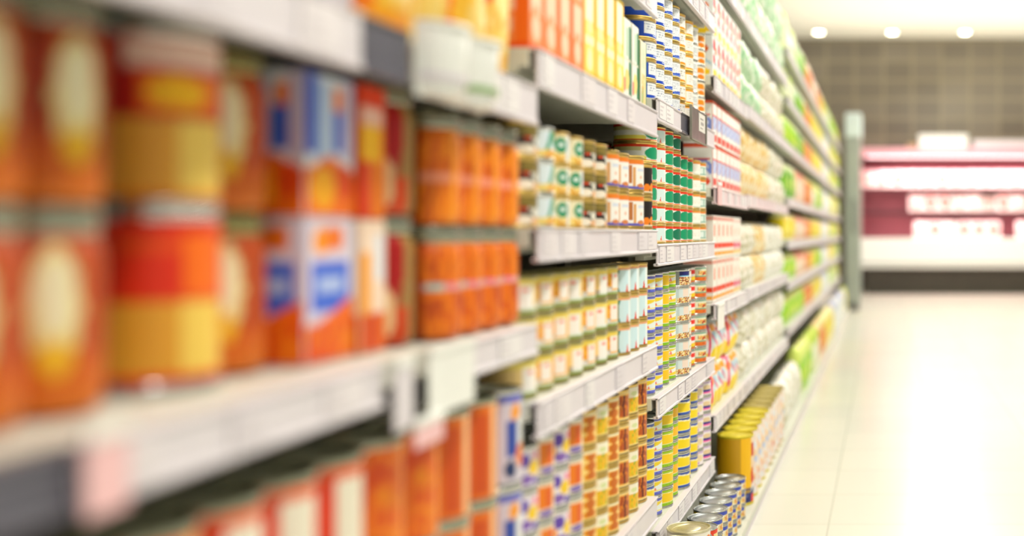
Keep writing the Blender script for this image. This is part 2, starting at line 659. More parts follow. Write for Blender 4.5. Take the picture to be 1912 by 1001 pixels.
@dz
def teal_sail(a, v):
    A = Art(a, v, '#f1e9c8')
    A.p(((a + 0.12) / 0.62) ** 2 + ((v - 0.45) / 0.75) ** 2 < 1, '#d4e9ee').p((((a + 0.12) / 0.62) ** 2 + ((v - 0.45) / 0.75) ** 2 >= 1) & (a < 0), '#177b6c')
    A.p((np.abs(a + 0.05) < 0.35 * (0.36 - v)) & (v < 0.36), '#e0532e').p((((a + 0.12) / 0.55) ** 2 + ((v - 0.45) / 0.68) ** 2 < 1) & (a > 0.1), '#eef6f6').band(0.93, 1, '#e8b088')
    return A.c


@dz
def cutlet(a, v):
    A = Art(a, v, '#f4cf7e')
    A.food(-0.72, 0.5, 0.07, 0.93, ['#a4501a', '#cc6f1e', '#dc8a2c', '#e2963a', '#b85f1c'], 5, 5, 5).p((np.abs(a + 0.16 - 0.05 * np.sin(v * 9)) < 0.09) & (v > 0.1) & (v < 0.92), '#6e2c10').p((v > 0.97) | (v < 0.03), '#f8ecc8')
    return A.c


@dz
def cutlet_pieces(a, v):
    A = Art(a, v, '#f6dc94')
    q = np.abs(np.sin(v * 9.5))
    A.p((np.abs(a + 0.12) < 0.52 * np.sqrt(q)) & (v > 0.05) & (v < 0.93), '#e29a34').p((np.abs(a + 0.12) < 0.3 * np.sqrt(q)) & (v > 0.08) & (v < 0.9), '#c9741e').band(0.95, 1, '#faf2d8')
    return A.c


@dz
def green_yellow_meal(a, v):
    A = Art(a, v, '#f6f0dc')
    A.food(-0.7, 0.55, 0.06, 0.62, ['#e8b93c', '#f0cc52', '#cfc14a', '#f2b034', '#a9b84a'], 6, 8, 15).ell(-0.1, 0.76, 0.3, 0.09, '#dce2b0').rect(-0.75, -0.5, 0.7, 0.9, '#efe4c8').band(0, 0.06, '#f2dd96')
    return A.c


@dz
def purple_tin(a, v):
    A = Art(a, v, '#ece4ea')
    A.ell(-0.5, 0.72, 0.35, 0.2, '#6a4fae').ell(0.15, 0.5, 0.4, 0.22, '#f2cf52').ell(-0.35, 0.2, 0.4, 0.14, '#8a6ab4').ell(0.3, 0.82, 0.25, 0.12, '#e890a8').ell(0.35, 0.12, 0.3, 0.12, '#5a3fa2').rect(-0.9, -0.6, 0.3, 0.55, '#f0a050')
    return A.c


@dz
def orange_purple_tin(a, v):
    A = Art(a, v, '#f0dfc4')
    A.rect(-0.6, 0.3, 0.25, 0.9, '#ea8a2a').rect(-0.2, 0.25, 0.3, 0.85, '#dd6a1c').ell(-0.1, 0.12, 0.5, 0.1, '#8a78b4').rect(0.4, 0.9, 0.4, 0.7, '#f0d060')
    return A.c


@dz
def green_white_big(a, v):
    A = Art(a, v, '#dfe8ea')
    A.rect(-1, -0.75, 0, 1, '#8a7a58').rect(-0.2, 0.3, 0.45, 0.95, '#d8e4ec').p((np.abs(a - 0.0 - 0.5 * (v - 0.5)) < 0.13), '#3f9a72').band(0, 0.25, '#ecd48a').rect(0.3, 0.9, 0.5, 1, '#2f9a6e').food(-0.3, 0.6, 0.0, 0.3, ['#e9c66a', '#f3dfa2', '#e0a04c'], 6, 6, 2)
    return A.c


@dz
def green_corn_big(a, v):
    A = Art(a, v, '#e9e2c4')
    A.ell(-0.1, 0.6, 0.4, 0.3, '#2c9068').ell(-0.1, 0.62, 0.2, 0.1, '#dfe9e2').food(-1, 0.2, 0.0, 0.3, ['#ecc76c', '#f0dca0', '#dca24a'], 6, 6, 7).rect(0.3, 1, 0, 1, '#dfe7ea')
    return A.c


@dz
def brown_mushroom(a, v):
    A = Art(a, v, '#2c241a')
    A.band(0.6, 1, '#6f6236').ell(-0.3, 0.85, 0.4, 0.1, '#8a7a42').ell(0.3, 0.75, 0.5, 0.16, '#84743e').ell(0.4, 0.42, 0.35, 0.18, '#e6e2d4').ell(-0.45, 0.16, 0.6, 0.17, '#f0e6d6').rect(-0.55, -0.2, 0.5, 0.6, '#c9482e').ell(0.4, 0.1, 0.4, 0.15, '#e4b890').text(-0.2, 0.6, 0.48, 0.64, 1, '#d8d4c8', 2, 18)
    return A.c


@dz
def white_red_orange(a, v):
    A = Art(a, v, '#f2efe8')
    A.band(0.86, 1, '#e58a44').rect(-0.65, -0.45, 0.05, 0.75, '#d9a874').ell(0.0, 0.4, 0.1, 0.06, '#e6b8a0').band(0.0, 0.1, '#6b66b4').rect(-1, -0.7, 0.2, 0.8, '#b8794a').rect(-0.3, 0.4, 0.62, 0.7, '#d7dbe6').ell(0.0, 0.12, 0.4, 0.06, '#d28a58')
    return A.c


@dz
def black_orange(a, v):
    A = Art(a, v, '#231a16')
    A.ell(-0.35, 0.18, 0.3, 0.15, '#e88a3e').ell(0.25, 0.2, 0.3, 0.17, '#ea9546').band(0, 0.05, '#e8dcc0').rect(0.35, 0.9, 0.45, 0.7, '#e6e4de').band(0.96, 1, '#c9a860')
    return A.c


# near jars and cartons
@dz
def gold_carton_tin(a, v):
    A = Art(a, v, '#b32a0c')
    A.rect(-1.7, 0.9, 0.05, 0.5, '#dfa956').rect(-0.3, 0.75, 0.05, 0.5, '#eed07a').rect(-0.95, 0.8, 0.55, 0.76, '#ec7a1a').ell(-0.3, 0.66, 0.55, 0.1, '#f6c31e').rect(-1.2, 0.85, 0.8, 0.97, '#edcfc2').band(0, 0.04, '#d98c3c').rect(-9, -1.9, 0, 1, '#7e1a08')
    return A.c


@dz
def orange_gold_tin(a, v):
    A = Art(a, v, '#d8400e')
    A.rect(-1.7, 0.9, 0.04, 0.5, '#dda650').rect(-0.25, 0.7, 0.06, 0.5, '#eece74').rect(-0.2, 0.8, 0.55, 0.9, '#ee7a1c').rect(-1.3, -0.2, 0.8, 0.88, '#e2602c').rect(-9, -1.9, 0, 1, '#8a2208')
    return A.c


@dz
def cream_oval_jar(a, v):
    A = Art(a, v, '#b5521f')
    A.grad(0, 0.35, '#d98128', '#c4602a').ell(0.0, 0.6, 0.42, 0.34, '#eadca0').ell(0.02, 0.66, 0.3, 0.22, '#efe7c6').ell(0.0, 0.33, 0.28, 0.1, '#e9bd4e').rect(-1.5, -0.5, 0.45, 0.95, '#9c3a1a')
    return A.c


@dz
def blue_stripe_pack(a, v):
    A = Art(a, v, '#e8ecf2')
    A.rect(-1, -0.55, 0.42, 1, '#2a54c0').rect(-0.5, 0.05, 0.4, 0.95, '#bfd2ec').rect(0.1, 0.55, 0.45, 0.75, '#3a64cc').rect(0.15, 0.5, 0.76, 0.93, '#ec8a3c').rect(0.55, 1, 0.4, 1, '#cdc6dc').p(v < 0.38 + 0.05 * np.cos(a * 3), '#e87a22').ell(-0.3, 0.2, 0.5, 0.15, '#f0b02c').ell(0.6, 0.25, 0.4, 0.12, '#dd5a1c')
    return A.c


@dz
def blue_orange_pack(a, v):
    A = Art(a, v, '#dcd4e0')
    A.ell(-0.4, 0.85, 0.35, 0.1, '#f0a030').rect(-0.2, 0.5, 0.78, 0.95, '#e8803c').rect(-0.75, 0.75, 0.35, 0.7, '#4a6fd2').rect(-0.5, 0.5, 0.5, 0.6, '#b7c6ea').p(v < 0.33 + 0.12 * a, '#e8761e').food(-1, 1, 0, 0.25, ['#e06a1c', '#ea8a28', '#d85518'], 4, 4, 3)
    return A.c


@dz
def pink_yellow_pack(a, v):
    A = Art(a, v, '#e8631c')
    A.band(0.86, 1, '#e04e1c').rect(-1, 0.75, 0.7, 0.86, '#f2c8b8').rect(-1, 0.7, 0.44, 0.7, '#f4c01e').rect(-1, -0.2, 0.0, 0.42, '#dd4e14').rect(-0.2, 0.9, 0, 0.42, '#ec8a22')
    return A.c


@dz
def white_yellow_pack(a, v):
    A = Art(a, v, '#f3dcc8')
    A.rect(-1, -0.2, 0.3, 0.75, '#f0a82c').rect(0.1, 0.8, 0.55, 0.9, '#dfe6ee').p(v < 0.3, '#e07020').rect(-0.5, 0.2, 0, 0.3, '#c94e16')
    return A.c


@dz
def red_oval_jar(a, v):
    A = Art(a, v, '#a08050')
    A.ell(0.1, 0.75, 0.35, 0.4, '#a81e0c').rect(-0.5, 0.6, 0.0, 0.35, '#c9511c').ell(-0.1, 0.3, 0.25, 0.2, '#efd2a4')
    return A.c


@dz
def orange_sauce(a, v):
    A = Art(a, v, '#e4742a')
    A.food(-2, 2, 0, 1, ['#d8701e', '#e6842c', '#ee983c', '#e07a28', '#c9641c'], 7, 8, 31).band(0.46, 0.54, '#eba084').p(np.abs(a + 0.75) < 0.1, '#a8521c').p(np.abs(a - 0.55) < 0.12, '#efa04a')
    return A.c


@dz
def orange_sauce_band(a, v):
    A = Art(a, v, '#e2702a')
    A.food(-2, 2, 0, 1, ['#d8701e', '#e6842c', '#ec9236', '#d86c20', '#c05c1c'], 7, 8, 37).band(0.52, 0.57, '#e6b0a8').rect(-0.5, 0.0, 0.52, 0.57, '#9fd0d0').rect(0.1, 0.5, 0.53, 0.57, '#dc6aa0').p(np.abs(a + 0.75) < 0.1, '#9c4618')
    return A.c


@dz
def red_white_stripe(a, v):
    A = Art(a, v, '#ece6d4')
    A.rect(-0.95, -0.45, 0, 1, '#dc4a1a').rect(0.62, 1.2, 0, 1, '#e4571f').rect(-1.5, -0.95, 0, 1, '#e8a05a').band(0.93, 1, '#e2622e')
    return A.c


@dz
def deep_orange(a, v):
    A = Art(a, v, '#dd5e16')
    A.food(-2, 2, 0, 1, ['#d05a14', '#dc6a1a', '#e68022', '#e8922c', '#d86218'], 4, 5, 44).rect(0.3, 0.9, 0, 1, '#eb9a3a').text(0.35, 0.85, 0.05, 0.9, 7, '#dd6a2c', 4, 9)
    return A.c


@dz
def orange_columns(a, v):
    A = Art(a, v, '#e07c32')
    A.rect(-0.6, 0.0, 0.05, 0.9, '#cc5e1a').rect(0.15, 0.5, 0, 1, '#f2c394').rect(-1.4, -0.85, 0, 1, '#ec9a4a').rect(0.5, 1.0, 0.05, 0.95, '#b4501e')
    return A.c


@dz
def blue_flower_pack(a, v):
    A = Art(a, v, '#d9d2dc')
    A.ell(-0.1, 0.8, 0.3, 0.1, '#f2a626').rect(-0.6, 0.0, 0.3, 0.7, '#3d55a8').rect(0.0, 0.6, 0.4, 0.75, '#e9e9e6').ell(0.3, 0.3, 0.4, 0.14, '#ea8a22').ell(-0.4, 0.15, 0.3, 0.1, '#2a3c6a').band(0.92, 1, '#6a70c0')
    return A.c


# bags and boxes
@dz
def orange_bag(a, v):
    A = Art(a, v, '#ee7a22')
    A.ell(0, 0.24, 0.8, 0.2, '#efc25c').ell(0.1, 0.22, 0.45, 0.1, '#f2d488').rect(-0.8, 0.5, 0.5, 0.72, '#e2431c').ell(0.3, 0.8, 0.5, 0.14, '#f6b524').band(0.93, 1, '#f4c84a').p((v < 0.1), '#efa63a')
    return A.c


@dz
def yellow_red_bag(a, v):
    A = Art(a, v, '#f2bf40')
    A.food(-1, 1, 0, 0.5, ['#efc964', '#f4dc92', '#e8ab44', '#f2d27c'], 4, 5, 8).p(v > 0.46 + 0.15 * a, '#e5481e').ell(-0.2, 0.78, 0.5, 0.12, '#f8d23c').rect(0.4, 0.9, 0.45, 0.75, '#f07a1e').band(0.94, 1, '#f0a02c')
    return A.c


@dz
def salmon_box(a, v):
    A = Art(a, v, '#f0965e')
    A.rect(-0.9, 0.72, 0.3, 0.6, '#f6d0b4').rect(-0.9, 0.72, 0.68, 0.97, '#f8ddcc').ell(-0.1, 0.18, 0.6, 0.1, '#f6cdb2').rect(0.6, 1, 0, 1, '#ee7a3a').rect(-0.6, 0.3, 0.3, 0.34, '#eea27c').band(0, 0.05, '#e8622e')
    return A.c


@dz
def yellow_box(a, v):
    A = Art(a, v, '#f6dc76')
    A.rect(-0.8, 0.8, 0.55, 0.97, '#faf3d8').rect(-0.8, 0.8, 0.32, 0.4, '#fbf2cc').ell(0, 0.18, 0.45, 0.11, '#faeec4').rect(0.6, 1, 0.5, 1, '#f4c34a').ell(0, 0.48, 0.5, 0.06, '#f8ecb0').band(0, 0.06, '#f2c63c')
    return A.c


@dz
def white_green_box(a, v):
    A = Art(a, v, '#f1f0e4')
    A.rect(0.5, 1, 0.08, 0.92, '#2f7d56').rect(-0.3, 0.5, 0.55, 0.9, '#c2d4c0').ell(0, 0.25, 0.6, 0.14, '#ecd98e').rect(-0.9, -0.4, 0.1, 0.25, '#d98a80').band(0.49, 0.51, '#d9d7c8')
    return A.c


@dz
def cream_green_box(a, v):
    A = Art(a, v, '#eee9cf')
    A.food(-0.7, 0.7, 0.05, 0.5, ['#e8d69c', '#f2eac4', '#d9b46c', '#b5c08a'], 4, 8, 5).rect(-0.6, 0.6, 0.6, 0.9, '#d5dac0').rect(0.8, 1, 0, 1, '#5a8a5c')
    return A.c


@dz
def red_confetti_pack(a, v):
    A = Art(a, v, '#f0f2ee')
    A.ell(-0.2, 0.82, 0.55, 0.14, '#d02028').ell(0.4, 0.68, 0.35, 0.1, '#ee7a2c').ell(-0.3, 0.47, 0.45, 0.12, '#d0242e').ell(0.1, 0.35, 0.22, 0.05, '#4a5f8c').ell(0.1, 0.13, 0.8, 0.11, '#f8d420').p(np.abs(v - 0.55 + 0.25 * a) < 0.03, '#9cc4d6')
    return A.c


@dz
def red_cream_pack(a, v):
    A = Art(a, v, '#f3efe6')
    A.ell(-0.1, 0.8, 0.6, 0.13, '#d8382e').ell(-0.2, 0.42, 0.55, 0.16, '#dc4632').p(np.abs(v - 0.25 + 0.2 * a) < 0.05, '#f09a5c').ell(0.3, 0.1, 0.5, 0.07, '#f5d84c')
    return A.c


@dz
def blue_script_box(a, v):
    A = Art(a, v, '#f4f2ec')
    A.p((np.abs(v - 0.5 - 0.06 * np.sin(a * 5)) < 0.13) & (np.abs(a) < 0.95), '#7f92d6').p((np.abs(v - 0.5 - 0.06 * np.sin(a * 5)) < 0.05) & (np.abs(a) < 0.8), '#dce2f4').rect(-0.8, 0.4, 0.08, 0.22, '#d63c2c').ell(0.55, 0.15, 0.3, 0.1, '#e2583c').band(0.92, 1, '#e0664a').rect(-0.9, 0.9, 0.64, 0.68, '#d85a50')
    return A.c


@dz
def orange_mark_box(a, v):
    A = Art(a, v, '#f4efe6')
    A.ell(-0.2, 0.66, 0.3, 0.16, '#ea6a30').band(0.22, 0.36, '#e5502e').band(0.06, 0.14, '#f2ac38').band(0.9, 0.96, '#e0a294').rect(0.4, 0.7, 0.5, 0.8, '#e9d9c8')
    return A.c


@dz
def magenta_mark_box(a, v):
    A = Art(a, v, '#f5f2ea')
    A.ell(-0.1, 0.62, 0.25, 0.12, '#efb28e').band(0.24, 0.32, '#e05a80').rect(-0.3, 0.3, 0.05, 0.4, '#e03f78').band(0.08, 0.13, '#f3cf7a').band(0.9, 0.95, '#e6b8ae')
    return A.c


@dz
def yellow_base_pouch(a, v):
    A = Art(a, v, '#eef2f2')
    A.p(v < 0.34 + 0.05 * np.cos(a * 3), '#f8dc26').ell(-0.1, 0.82, 0.7, 0.1, '#f0ad4c').ell(-0.3, 0.6, 0.35, 0.13, '#b9d8e6').p(np.abs(v - 0.45 + 0.35 * a) < 0.04, '#e2577c').ell(0.4, 0.42, 0.2, 0.08, '#e2564a')
    return A.c


@dz
def pink_tie_pouch(a, v):
    A = Art(a, v, '#f2eef0')
    A.p(v < 0.3, '#f6d92a').band(0.88, 1, '#ec86aa').ell(-0.1, 0.68, 0.7, 0.12, '#f2b35c').rect(-0.55, -0.25, 0.2, 0.9, '#e0356c').ell(0.3, 0.5, 0.35, 0.13, '#c4dfe8')
    return A.c


def bagdesign(name, base, c1, c2, s, dens=0.5):
    def f(a, v):
        A = Art(a, v, base)
        n = vn(a * 7, v * 13, s)
        A.p(n > 1 - dens * 0.62, c1).p(n < 0.22, c2)
        return A.c
    D[name] = f


bagdesign('pale_green_bag', '#e9eedd', '#b2d6ac', '#f3f3e8', 51, 0.75)
bagdesign('mint_bag', '#e2ebda', '#a6d0a6', '#f2f2e6', 52, 0.8)
bagdesign('cream_bag', '#f2e6c4', '#e3c07a', '#f7f3e4', 53, 0.8)
bagdesign('ivory_bag', '#f1eee2', '#c9c4a6', '#f7f5ee', 54, 0.6)
bagdesign('white_bag', '#f2f2ea', '#d3cfb8', '#f8f8f4', 55, 0.5)


def pouch3(name, base, top, mid, s):
    def f(a, v):
        A = Art(a, v, base)
        A.p(v > 0.72 + 0.06 * np.sin(a * 3 + s), top).ell(0.05, 0.4, 0.6, 0.2, mid).band(0, 0.06, top)
        return A.c
    D[name] = f


pouch3('lime_pouch', '#9fd31c', '#dbe98a', '#c6e356', 1)
pouch3('orange_pouch', '#df7a26', '#eeda9c', '#eea95a', 2)
pouch3('yellow_pouch', '#ecd722', '#f1efae', '#f3ea7c', 3)
pouch3('green_pouch', '#6fb22e', '#e6ecc0', '#b7d870', 4)
pouch3('white_lime_pouch', '#e6ecc8', '#bfd84a', '#f0f4e0', 5)
pouch3('pink_cream_pouch', '#f0d6bc', '#e59c7c', '#f4e4d2', 6)
pouch3('white_pouch', '#edf3f1', '#dbe6ee', '#f6f8f7', 7)
pouch3('blue_white_pouch', '#e4e9ef', '#92a4d0', '#f0f3f5', 8)

# ------------------------------------------------------------------ product meshes (cached)
CACHE = {}


def can_meshes(r, h, design, fine=True, body='tin', lid='lidtin'):
    key = ('can', r, h, design, fine, body, lid)
    if key in CACHE:
        return CACHE[key]
    e = min(0.0055, h * 0.07)
    t = MB().lathe([(0, 0.002), (r * 0.93, 0.002), (r * 0.945, 0), (r * 0.985, 0), (r * 0.997, e * 0.25), (r, e * 0.6), (r * 0.996, e * 0.95), (r * 0.982, e * 1.25), (r * 0.968, e * 1.45), (r * 0.968, h - e * 1.45), (r * 0.982, h - e * 1.25), (r * 0.996, h - e * 0.95), (r, h - e * 0.6), (r * 0.997, h - e * 0.25), (r * 0.987, h - e * 0.05), (r * 0.975, h), (r * 0.963, h - e * 0.05), (r * 0.955, h - e * 0.2)], 44).mesh('tin_body', body, 'all')
    l = MB().lathe([(r * 0.955, h - e * 0.2), (r * 0.945, h - e * 0.9), (r * 0.86, h - e * 0.9), (r * 0.84, h - e * 0.5), (r * 0.74, h - e * 0.55), (r * 0.72, h - e * 0.85), (r * 0.55, h - e * 0.85), (r * 0.53, h - e * 0.65), (0, h - e * 0.6)], 44).mesh('tin_lid', lid, True)
    st = 2.5 if fine else 5
    angs = list(np.arange(-150, 42, st)) + list(np.arange(42, 210, 12))
    ang = np.array(angs)
    nv = 30 if fine else 18
    vv = np.linspace(0, 1, nv)
    Aa, Vv = np.meshgrid(ang, vv, indexing='ij')
    an = (Aa + 18) / 50.0          # -1..1 across the face that looks to the aisle
    C_ = D[design](an, Vv)
    R = r * 0.978
    z0, z1 = e * 1.48, h - e * 1.48
    rad = np.radians(Aa)
    P = np.stack([R * np.cos(rad), R * np.sin(rad), z0 + (z1 - z0) * Vv], -1)
    lab = MB().grid(P, C_, closed=True).mesh('tin_label', 'label', 'all', art=True)
    CACHE[key] = (t, lab, l)
    return CACHE[key]


def jar_meshes(r, h, design, lid='khaki'):
    key = ('jar', r, h, design, lid)
    if key in CACHE:
        return CACHE[key]
    lh = 0.018
    hb = h - lh
    prof = [(0, 0.003), (r * 0.8, 0.002), (r * 0.93, 0.004), (r * 0.99, 0.012), (r, 0.02), (r, hb - 0.018), (r * 0.96, hb - 0.009), (r * 0.86, hb - 0.002), (r * 0.84, hb)]
    ang = np.arange(-180, 180, 5.0)
    pr = np.array(prof)
    tt = np.linspace(0, 1, 40)
    seg = np.concatenate([[0], np.cumsum(np.hypot(np.diff(pr[:, 0]), np.diff(pr[:, 1])))])
    rr = np.interp(tt * seg[-1], seg, pr[:, 0])
    zz = np.interp(tt * seg[-1], seg, pr[:, 1])
    Aa, Ii = np.meshgrid(ang, np.arange(40), indexing='ij')
    Z = zz[Ii]
    Rr = rr[Ii]
    V = Z / hb
    an = (Aa + 50) / 60.0
    C_ = D[design](an, V)
    rad = np.radians(Aa)
    body = MB().grid(np.stack([Rr * np.cos(rad), Rr * np.sin(rad), Z], -1), C_, closed=True).mesh('jar_body', 'label', 'all', art=True)
    L = MB().lathe([(r * 0.8, hb - 0.001), (r * 0.93, hb - 0.001), (r * 0.95, hb + 0.001), (r * 0.95, h - 0.003), (r * 0.92, h), (r * 0.8, h), (r * 0.78, h - 0.002), (0, h - 0.002)], 44).mesh('jar_lid', lid, True)
    CACHE[key] = (body, L)
    return CACHE[key]


def box_mesh(wy, dx, h, design, fine=True):
    """carton: front looks to +x; origin at the base centre"""
    key = ('box', wy, dx, h, design)
    if key in CACHE:
        return CACHE[key]
    nu, nv = (25, 37) if fine else (17, 25)
    mb = MB()
    u = np.linspace(-1, 1, nu)
    v = np.linspace(0, 1, nv)
    U, V = np.meshgrid(u, v, indexing='ij')
    C_ = D[design](U, V)
    hw, hd = wy / 2, dx / 2
    b_ = 0.0015
    mb.grid(np.stack([np.full_like(U, hd), U * (hw - b_), b_ + V * (h - 2 * b_)], -1), C_)
    us = np.linspace(-1, 1, 21)
    U2, V2 = np.meshgrid(us, v, indexing='ij')
    Cs = D[design](U2, V2)
    mb.grid(np.stack([U2 * (hd - b_), np.full_like(U2, -hw), b_ + V2 * (h - 2 * b_)], -1), Cs)
    mb.grid(np.stack([-U2 * (hd - b_), np.full_like(U2, hw), b_ + V2 * (h - 2 * b_)], -1), Cs)
    mb.box(-hd, hd - 0.0008, -hw + 0.0008, hw - 0.0008, 0, h, C_[nu // 2, nv - 1], bev=0.0015)
    me = mb.mesh('carton', 'card', False, art=True)
    fl = MB().box(-hd * 0.96, hd * 0.96, -hw * 0.96, -0.0012, h - 0.0002, h + 0.0008, C_[3, nv - 1]).box(-hd * 0.96, hd * 0.96, 0.0012, hw * 0.96, h - 0.0002, h + 0.0008, C_[3, nv - 1]).mesh('carton_flap', 'card', False, art=True)
    CACHE[key] = (me, fl)
    return CACHE[key]


def bag_mesh(wy, dx, h, design, var=0, lump=0.25):
    key = ('bag', wy, dx, h, design, var)
    if key in CACHE:
        return CACHE[key]
    nu, nv = 48, 26
    th = np.linspace(-math.pi, math.pi, nu, endpoint=False)
    v = np.linspace(0, 1, nv)
    T, V = np.meshgrid(th, v, indexing='ij')
    prof = np.clip(np.sin(np.pi * np.clip(V * 0.86 + 0.13, 0, 1)), 0, 1) ** 0.3
    prof = np.where(V > 0.9, np.clip(prof, 0.05, None) * (1 - (V - 0.9) * 9.2), prof)
    hy = wy / 2 * (0.93 + 0.06 * np.sin(np.pi * V))
    nzv = 1 + lump * (vn(np.cos(T) * 2.5 + 9, V * 5 + np.sin(T) * 2.5, 60 + var) - 0.5)
    se = lambda c, p: np.sign(c) * np.abs(c) ** p
    X = dx / 2 * prof * se(np.cos(T), 0.8) * nzv
    Y = hy * se(np.sin(T), 0.6)
    Z = h * V
    X += 0.006 * (V - 0.5) * math.sin(var * 2.1)
    Cc = D[design](np.clip(np.sin(T), -1, 1), V)
    mb = MB().grid(np.stack([X, Y, Z], -1), Cc, closed=True)
    n = len(mb.v)
    mb.f.append(tuple(i * nv for i in range(nu))[::-1])
    # crimped top seal
    mb.box(-0.0012, 0.0012, -wy / 2 * 0.9, wy / 2 * 0.9, h * 0.955, h * 1.0, Cc[nu // 2, nv - 1])
    me = mb.mesh('bag', 'film', 'all', art=True)
    CACHE[key] = me
    return me


# ------------------------------------------------------------------ stocking
ORD = ['first', 'second', 'third', 'fourth', 'fifth', 'sixth', 'seventh', 'eighth', 'ninth', 'tenth', 'eleventh', 'twelfth', 'thirteenth', 'fourteenth', 'fifteenth', 'sixteenth', 'seventeenth', 'eighteenth', 'nineteenth', 'twentieth', 'twenty-first', 'twenty-second', 'twenty-third', 'twenty-fourth']
UP = ['bottom', 'second up', 'third up', 'fourth up', 'fifth up', 'sixth up', 'seventh up']
COUNT = {}


PENDING = []


def label(desc, tier, tiers, col, where):
    PENDING.append((desc, tier, tiers, col, where))
    return 'pending'


def write_labels():
    todo = iter(PENDING)
    for o in list(COL.objects):
        if o.get('label') == 'pending':
            desc, tier, tiers, col, where = next(todo)
            many = COUNT[(desc, where)] > 0
            t = 'top' if (tier == tiers - 1) else UP[tier]
            if tiers > 1 and many:
                o['label'] = f'{desc}, {t} of {ORD[col]} stack, {where}'
            elif tiers > 1:
                o['label'] = f'{desc}, {t} of its stack, {where}'
            elif many:
                o['label'] = f'{desc}, {ORD[col]} from near end, {where}'
            else:
                o['label'] = f'{desc}, {where}'
            n = len(o['label'].split())
            if n > 16:
                print('LONG', n, o['label'])


def colno(key):
    COUNT[key] = COUNT.get(key, -1) + 1
    return COUNT[key]


def can_stack(name, desc, design, where, y, z, r, h, tiers, L=0.52, body='tin', lid='lidtin', fine=True, row=0, jit=0.0, cat='can', spin=3):
    t, lab, l = can_meshes(r, h, design, fine, body, lid)
    c = colno((desc, where))
    for k in range(tiers):
        o = put(name, t, (-L - r - row + random.uniform(-jit, jit), y + random.uniform(-jit, jit), z + k * (h + 0.0003)), rot=math.radians(random.uniform(-spin, spin)))
        put('label', lab, parent=o)
        put('lid', l, parent=o)
        tag(o, label(desc, k, tiers, c, where), cat, f'{desc} stacked {where}')


def jar_stack(name, desc, design, where, y, z, r, h, tiers, L=0.52, lid='khaki', design2=None, cat='jar', turn=(0, 0)):
    c = colno((desc, where))
    for k in range(tiers):
        d = design2 if (design2 and k % 2) else design
        b_, l = jar_meshes(r, h, d, lid)
        o = put(name, b_, (-L - r, y, z + k * (h + 0.0003)), rot=math.radians(turn[k % 2] + random.uniform(-4, 4)))
        put('lid', l, parent=o)
        tag(o, label(desc, k, tiers, c, where), cat, f'{desc} stacked {where}')


def box_stack(name, desc, design, where, y, z, wy, dx, h, tiers, L=0.52, design2=None, flap=True, cat='box', fine=True):
    c = colno((desc, where))
    for k in range(tiers):
        d = design2 if (design2 and k % 2) else design
        me, fl = box_mesh(wy, dx, h, d, fine)
        o = put(name, me, (-L - dx / 2, y, z + k * (h + 0.0012)), rot=math.radians(random.uniform(-1.0, 1.0)))
        if flap:
            put('flap', fl, parent=o)
        tag(o, label(desc, k, tiers, c, where), cat, f'{desc} {where}')


def bag_stack(name, desc, design, where, y, z, wy, dx, h, tiers, L=0.52, design2=None, cat='bag', lump=0.25):
    c = colno((desc, where))
    for k in range(tiers):
        d = design2 if (design2 and k % 2) else design
        me = bag_mesh(wy, dx, h, d, random.randint(0, 2), lump)
        o = put(name, me, (-L - dx / 2 - random.uniform(0, 0.012), y, z + k * (h + 0.001)), rot=math.radians(random.uniform(-4, 4)))
        tag(o, label(desc, k, tiers, c, where), cat, f'{desc} {where}')


# ------------------------------------------------------------------ room
FX0, FX1, FY0, FY1, CEIL = -3.2, 6.0, -3.0, 17.6, 3.95
struct('floor', MB().box(FX0, FX1, FY0, FY1 + 0.2, -0.08, 0).mesh('floor', 'floor'))
struct('ceiling', MB().box(FX0, FX1, FY0, FY1 + 0.2, CEIL, CEIL + 0.1).mesh('ceiling', 'ceiling'))
struct('wall_back', MB().box(FX0, FX1, FY1, FY1 + 0.2, 0, CEIL).mesh('wall_back', 'wall'))

for i, x in enumerate((-0.98, 0.13, 1.23)):
    o = put('downlight', MB().lathe([(0.075, CEIL), (0.1, CEIL), (0.1, CEIL - 0.006), (0.08, CEIL - 0.012), (0.072, CEIL - 0.004)], 32).mesh('downlight_trim', 'white', True), (x, 17.03, 0))
    put('lens', MB().lathe([(0.072, CEIL - 0.003), (0.05, CEIL - 0.008), (0, CEIL - 0.010)], 32).mesh('downlight_lens', 'downlens', True), parent=o)
    tag(o, ['round ceiling downlight nearest the shelves, leftmost in the row', 'round ceiling downlight above the left end of the meat case', 'round ceiling downlight above the white box on the meat case, rightmost in the row'][i], 'downlight', 'downlights by the tiled wall')

# ------------------------------------------------------------------ shelving bays
FRONT, DEPTH = -0.5, 0.46


def tags_mesh(y0, y1, z0, z1, s):
    rnd = random.Random(s)
    out = []
    y = y0 + 0.02
    while y < y1 - 0.09:
        wd = rnd.choice((0.055, 0.07, 0.085))
        mb = MB()
        base = lin(rnd.choice(('#e3dddf', '#dfd8da', '#e6e2e2', '#dcd6da')))
        x = FRONT + 0.0012
        mb.box(FRONT - 0.0005, x, y, y + wd, z0 + 0.006, z1 - 0.006, base)
        hh = z1 - z0 - 0.012
        for k in range(3):
            ya = y + 0.006
            yb = ya + wd * rnd.uniform(0.3, 0.6)
            za = z0 + 0.006 + hh * (0.2 + 0.25 * k)
            mb.box(x - 0.0002, x + 0.0004, ya, yb, za, za + hh * 0.09, lin('#d0c9cd'))
        out.append(mb.mesh('price_tag', 'tag', False, art=True))
        y += wd + rnd.choice((0.008, 0.03, 0.09, 0.16))
    return out


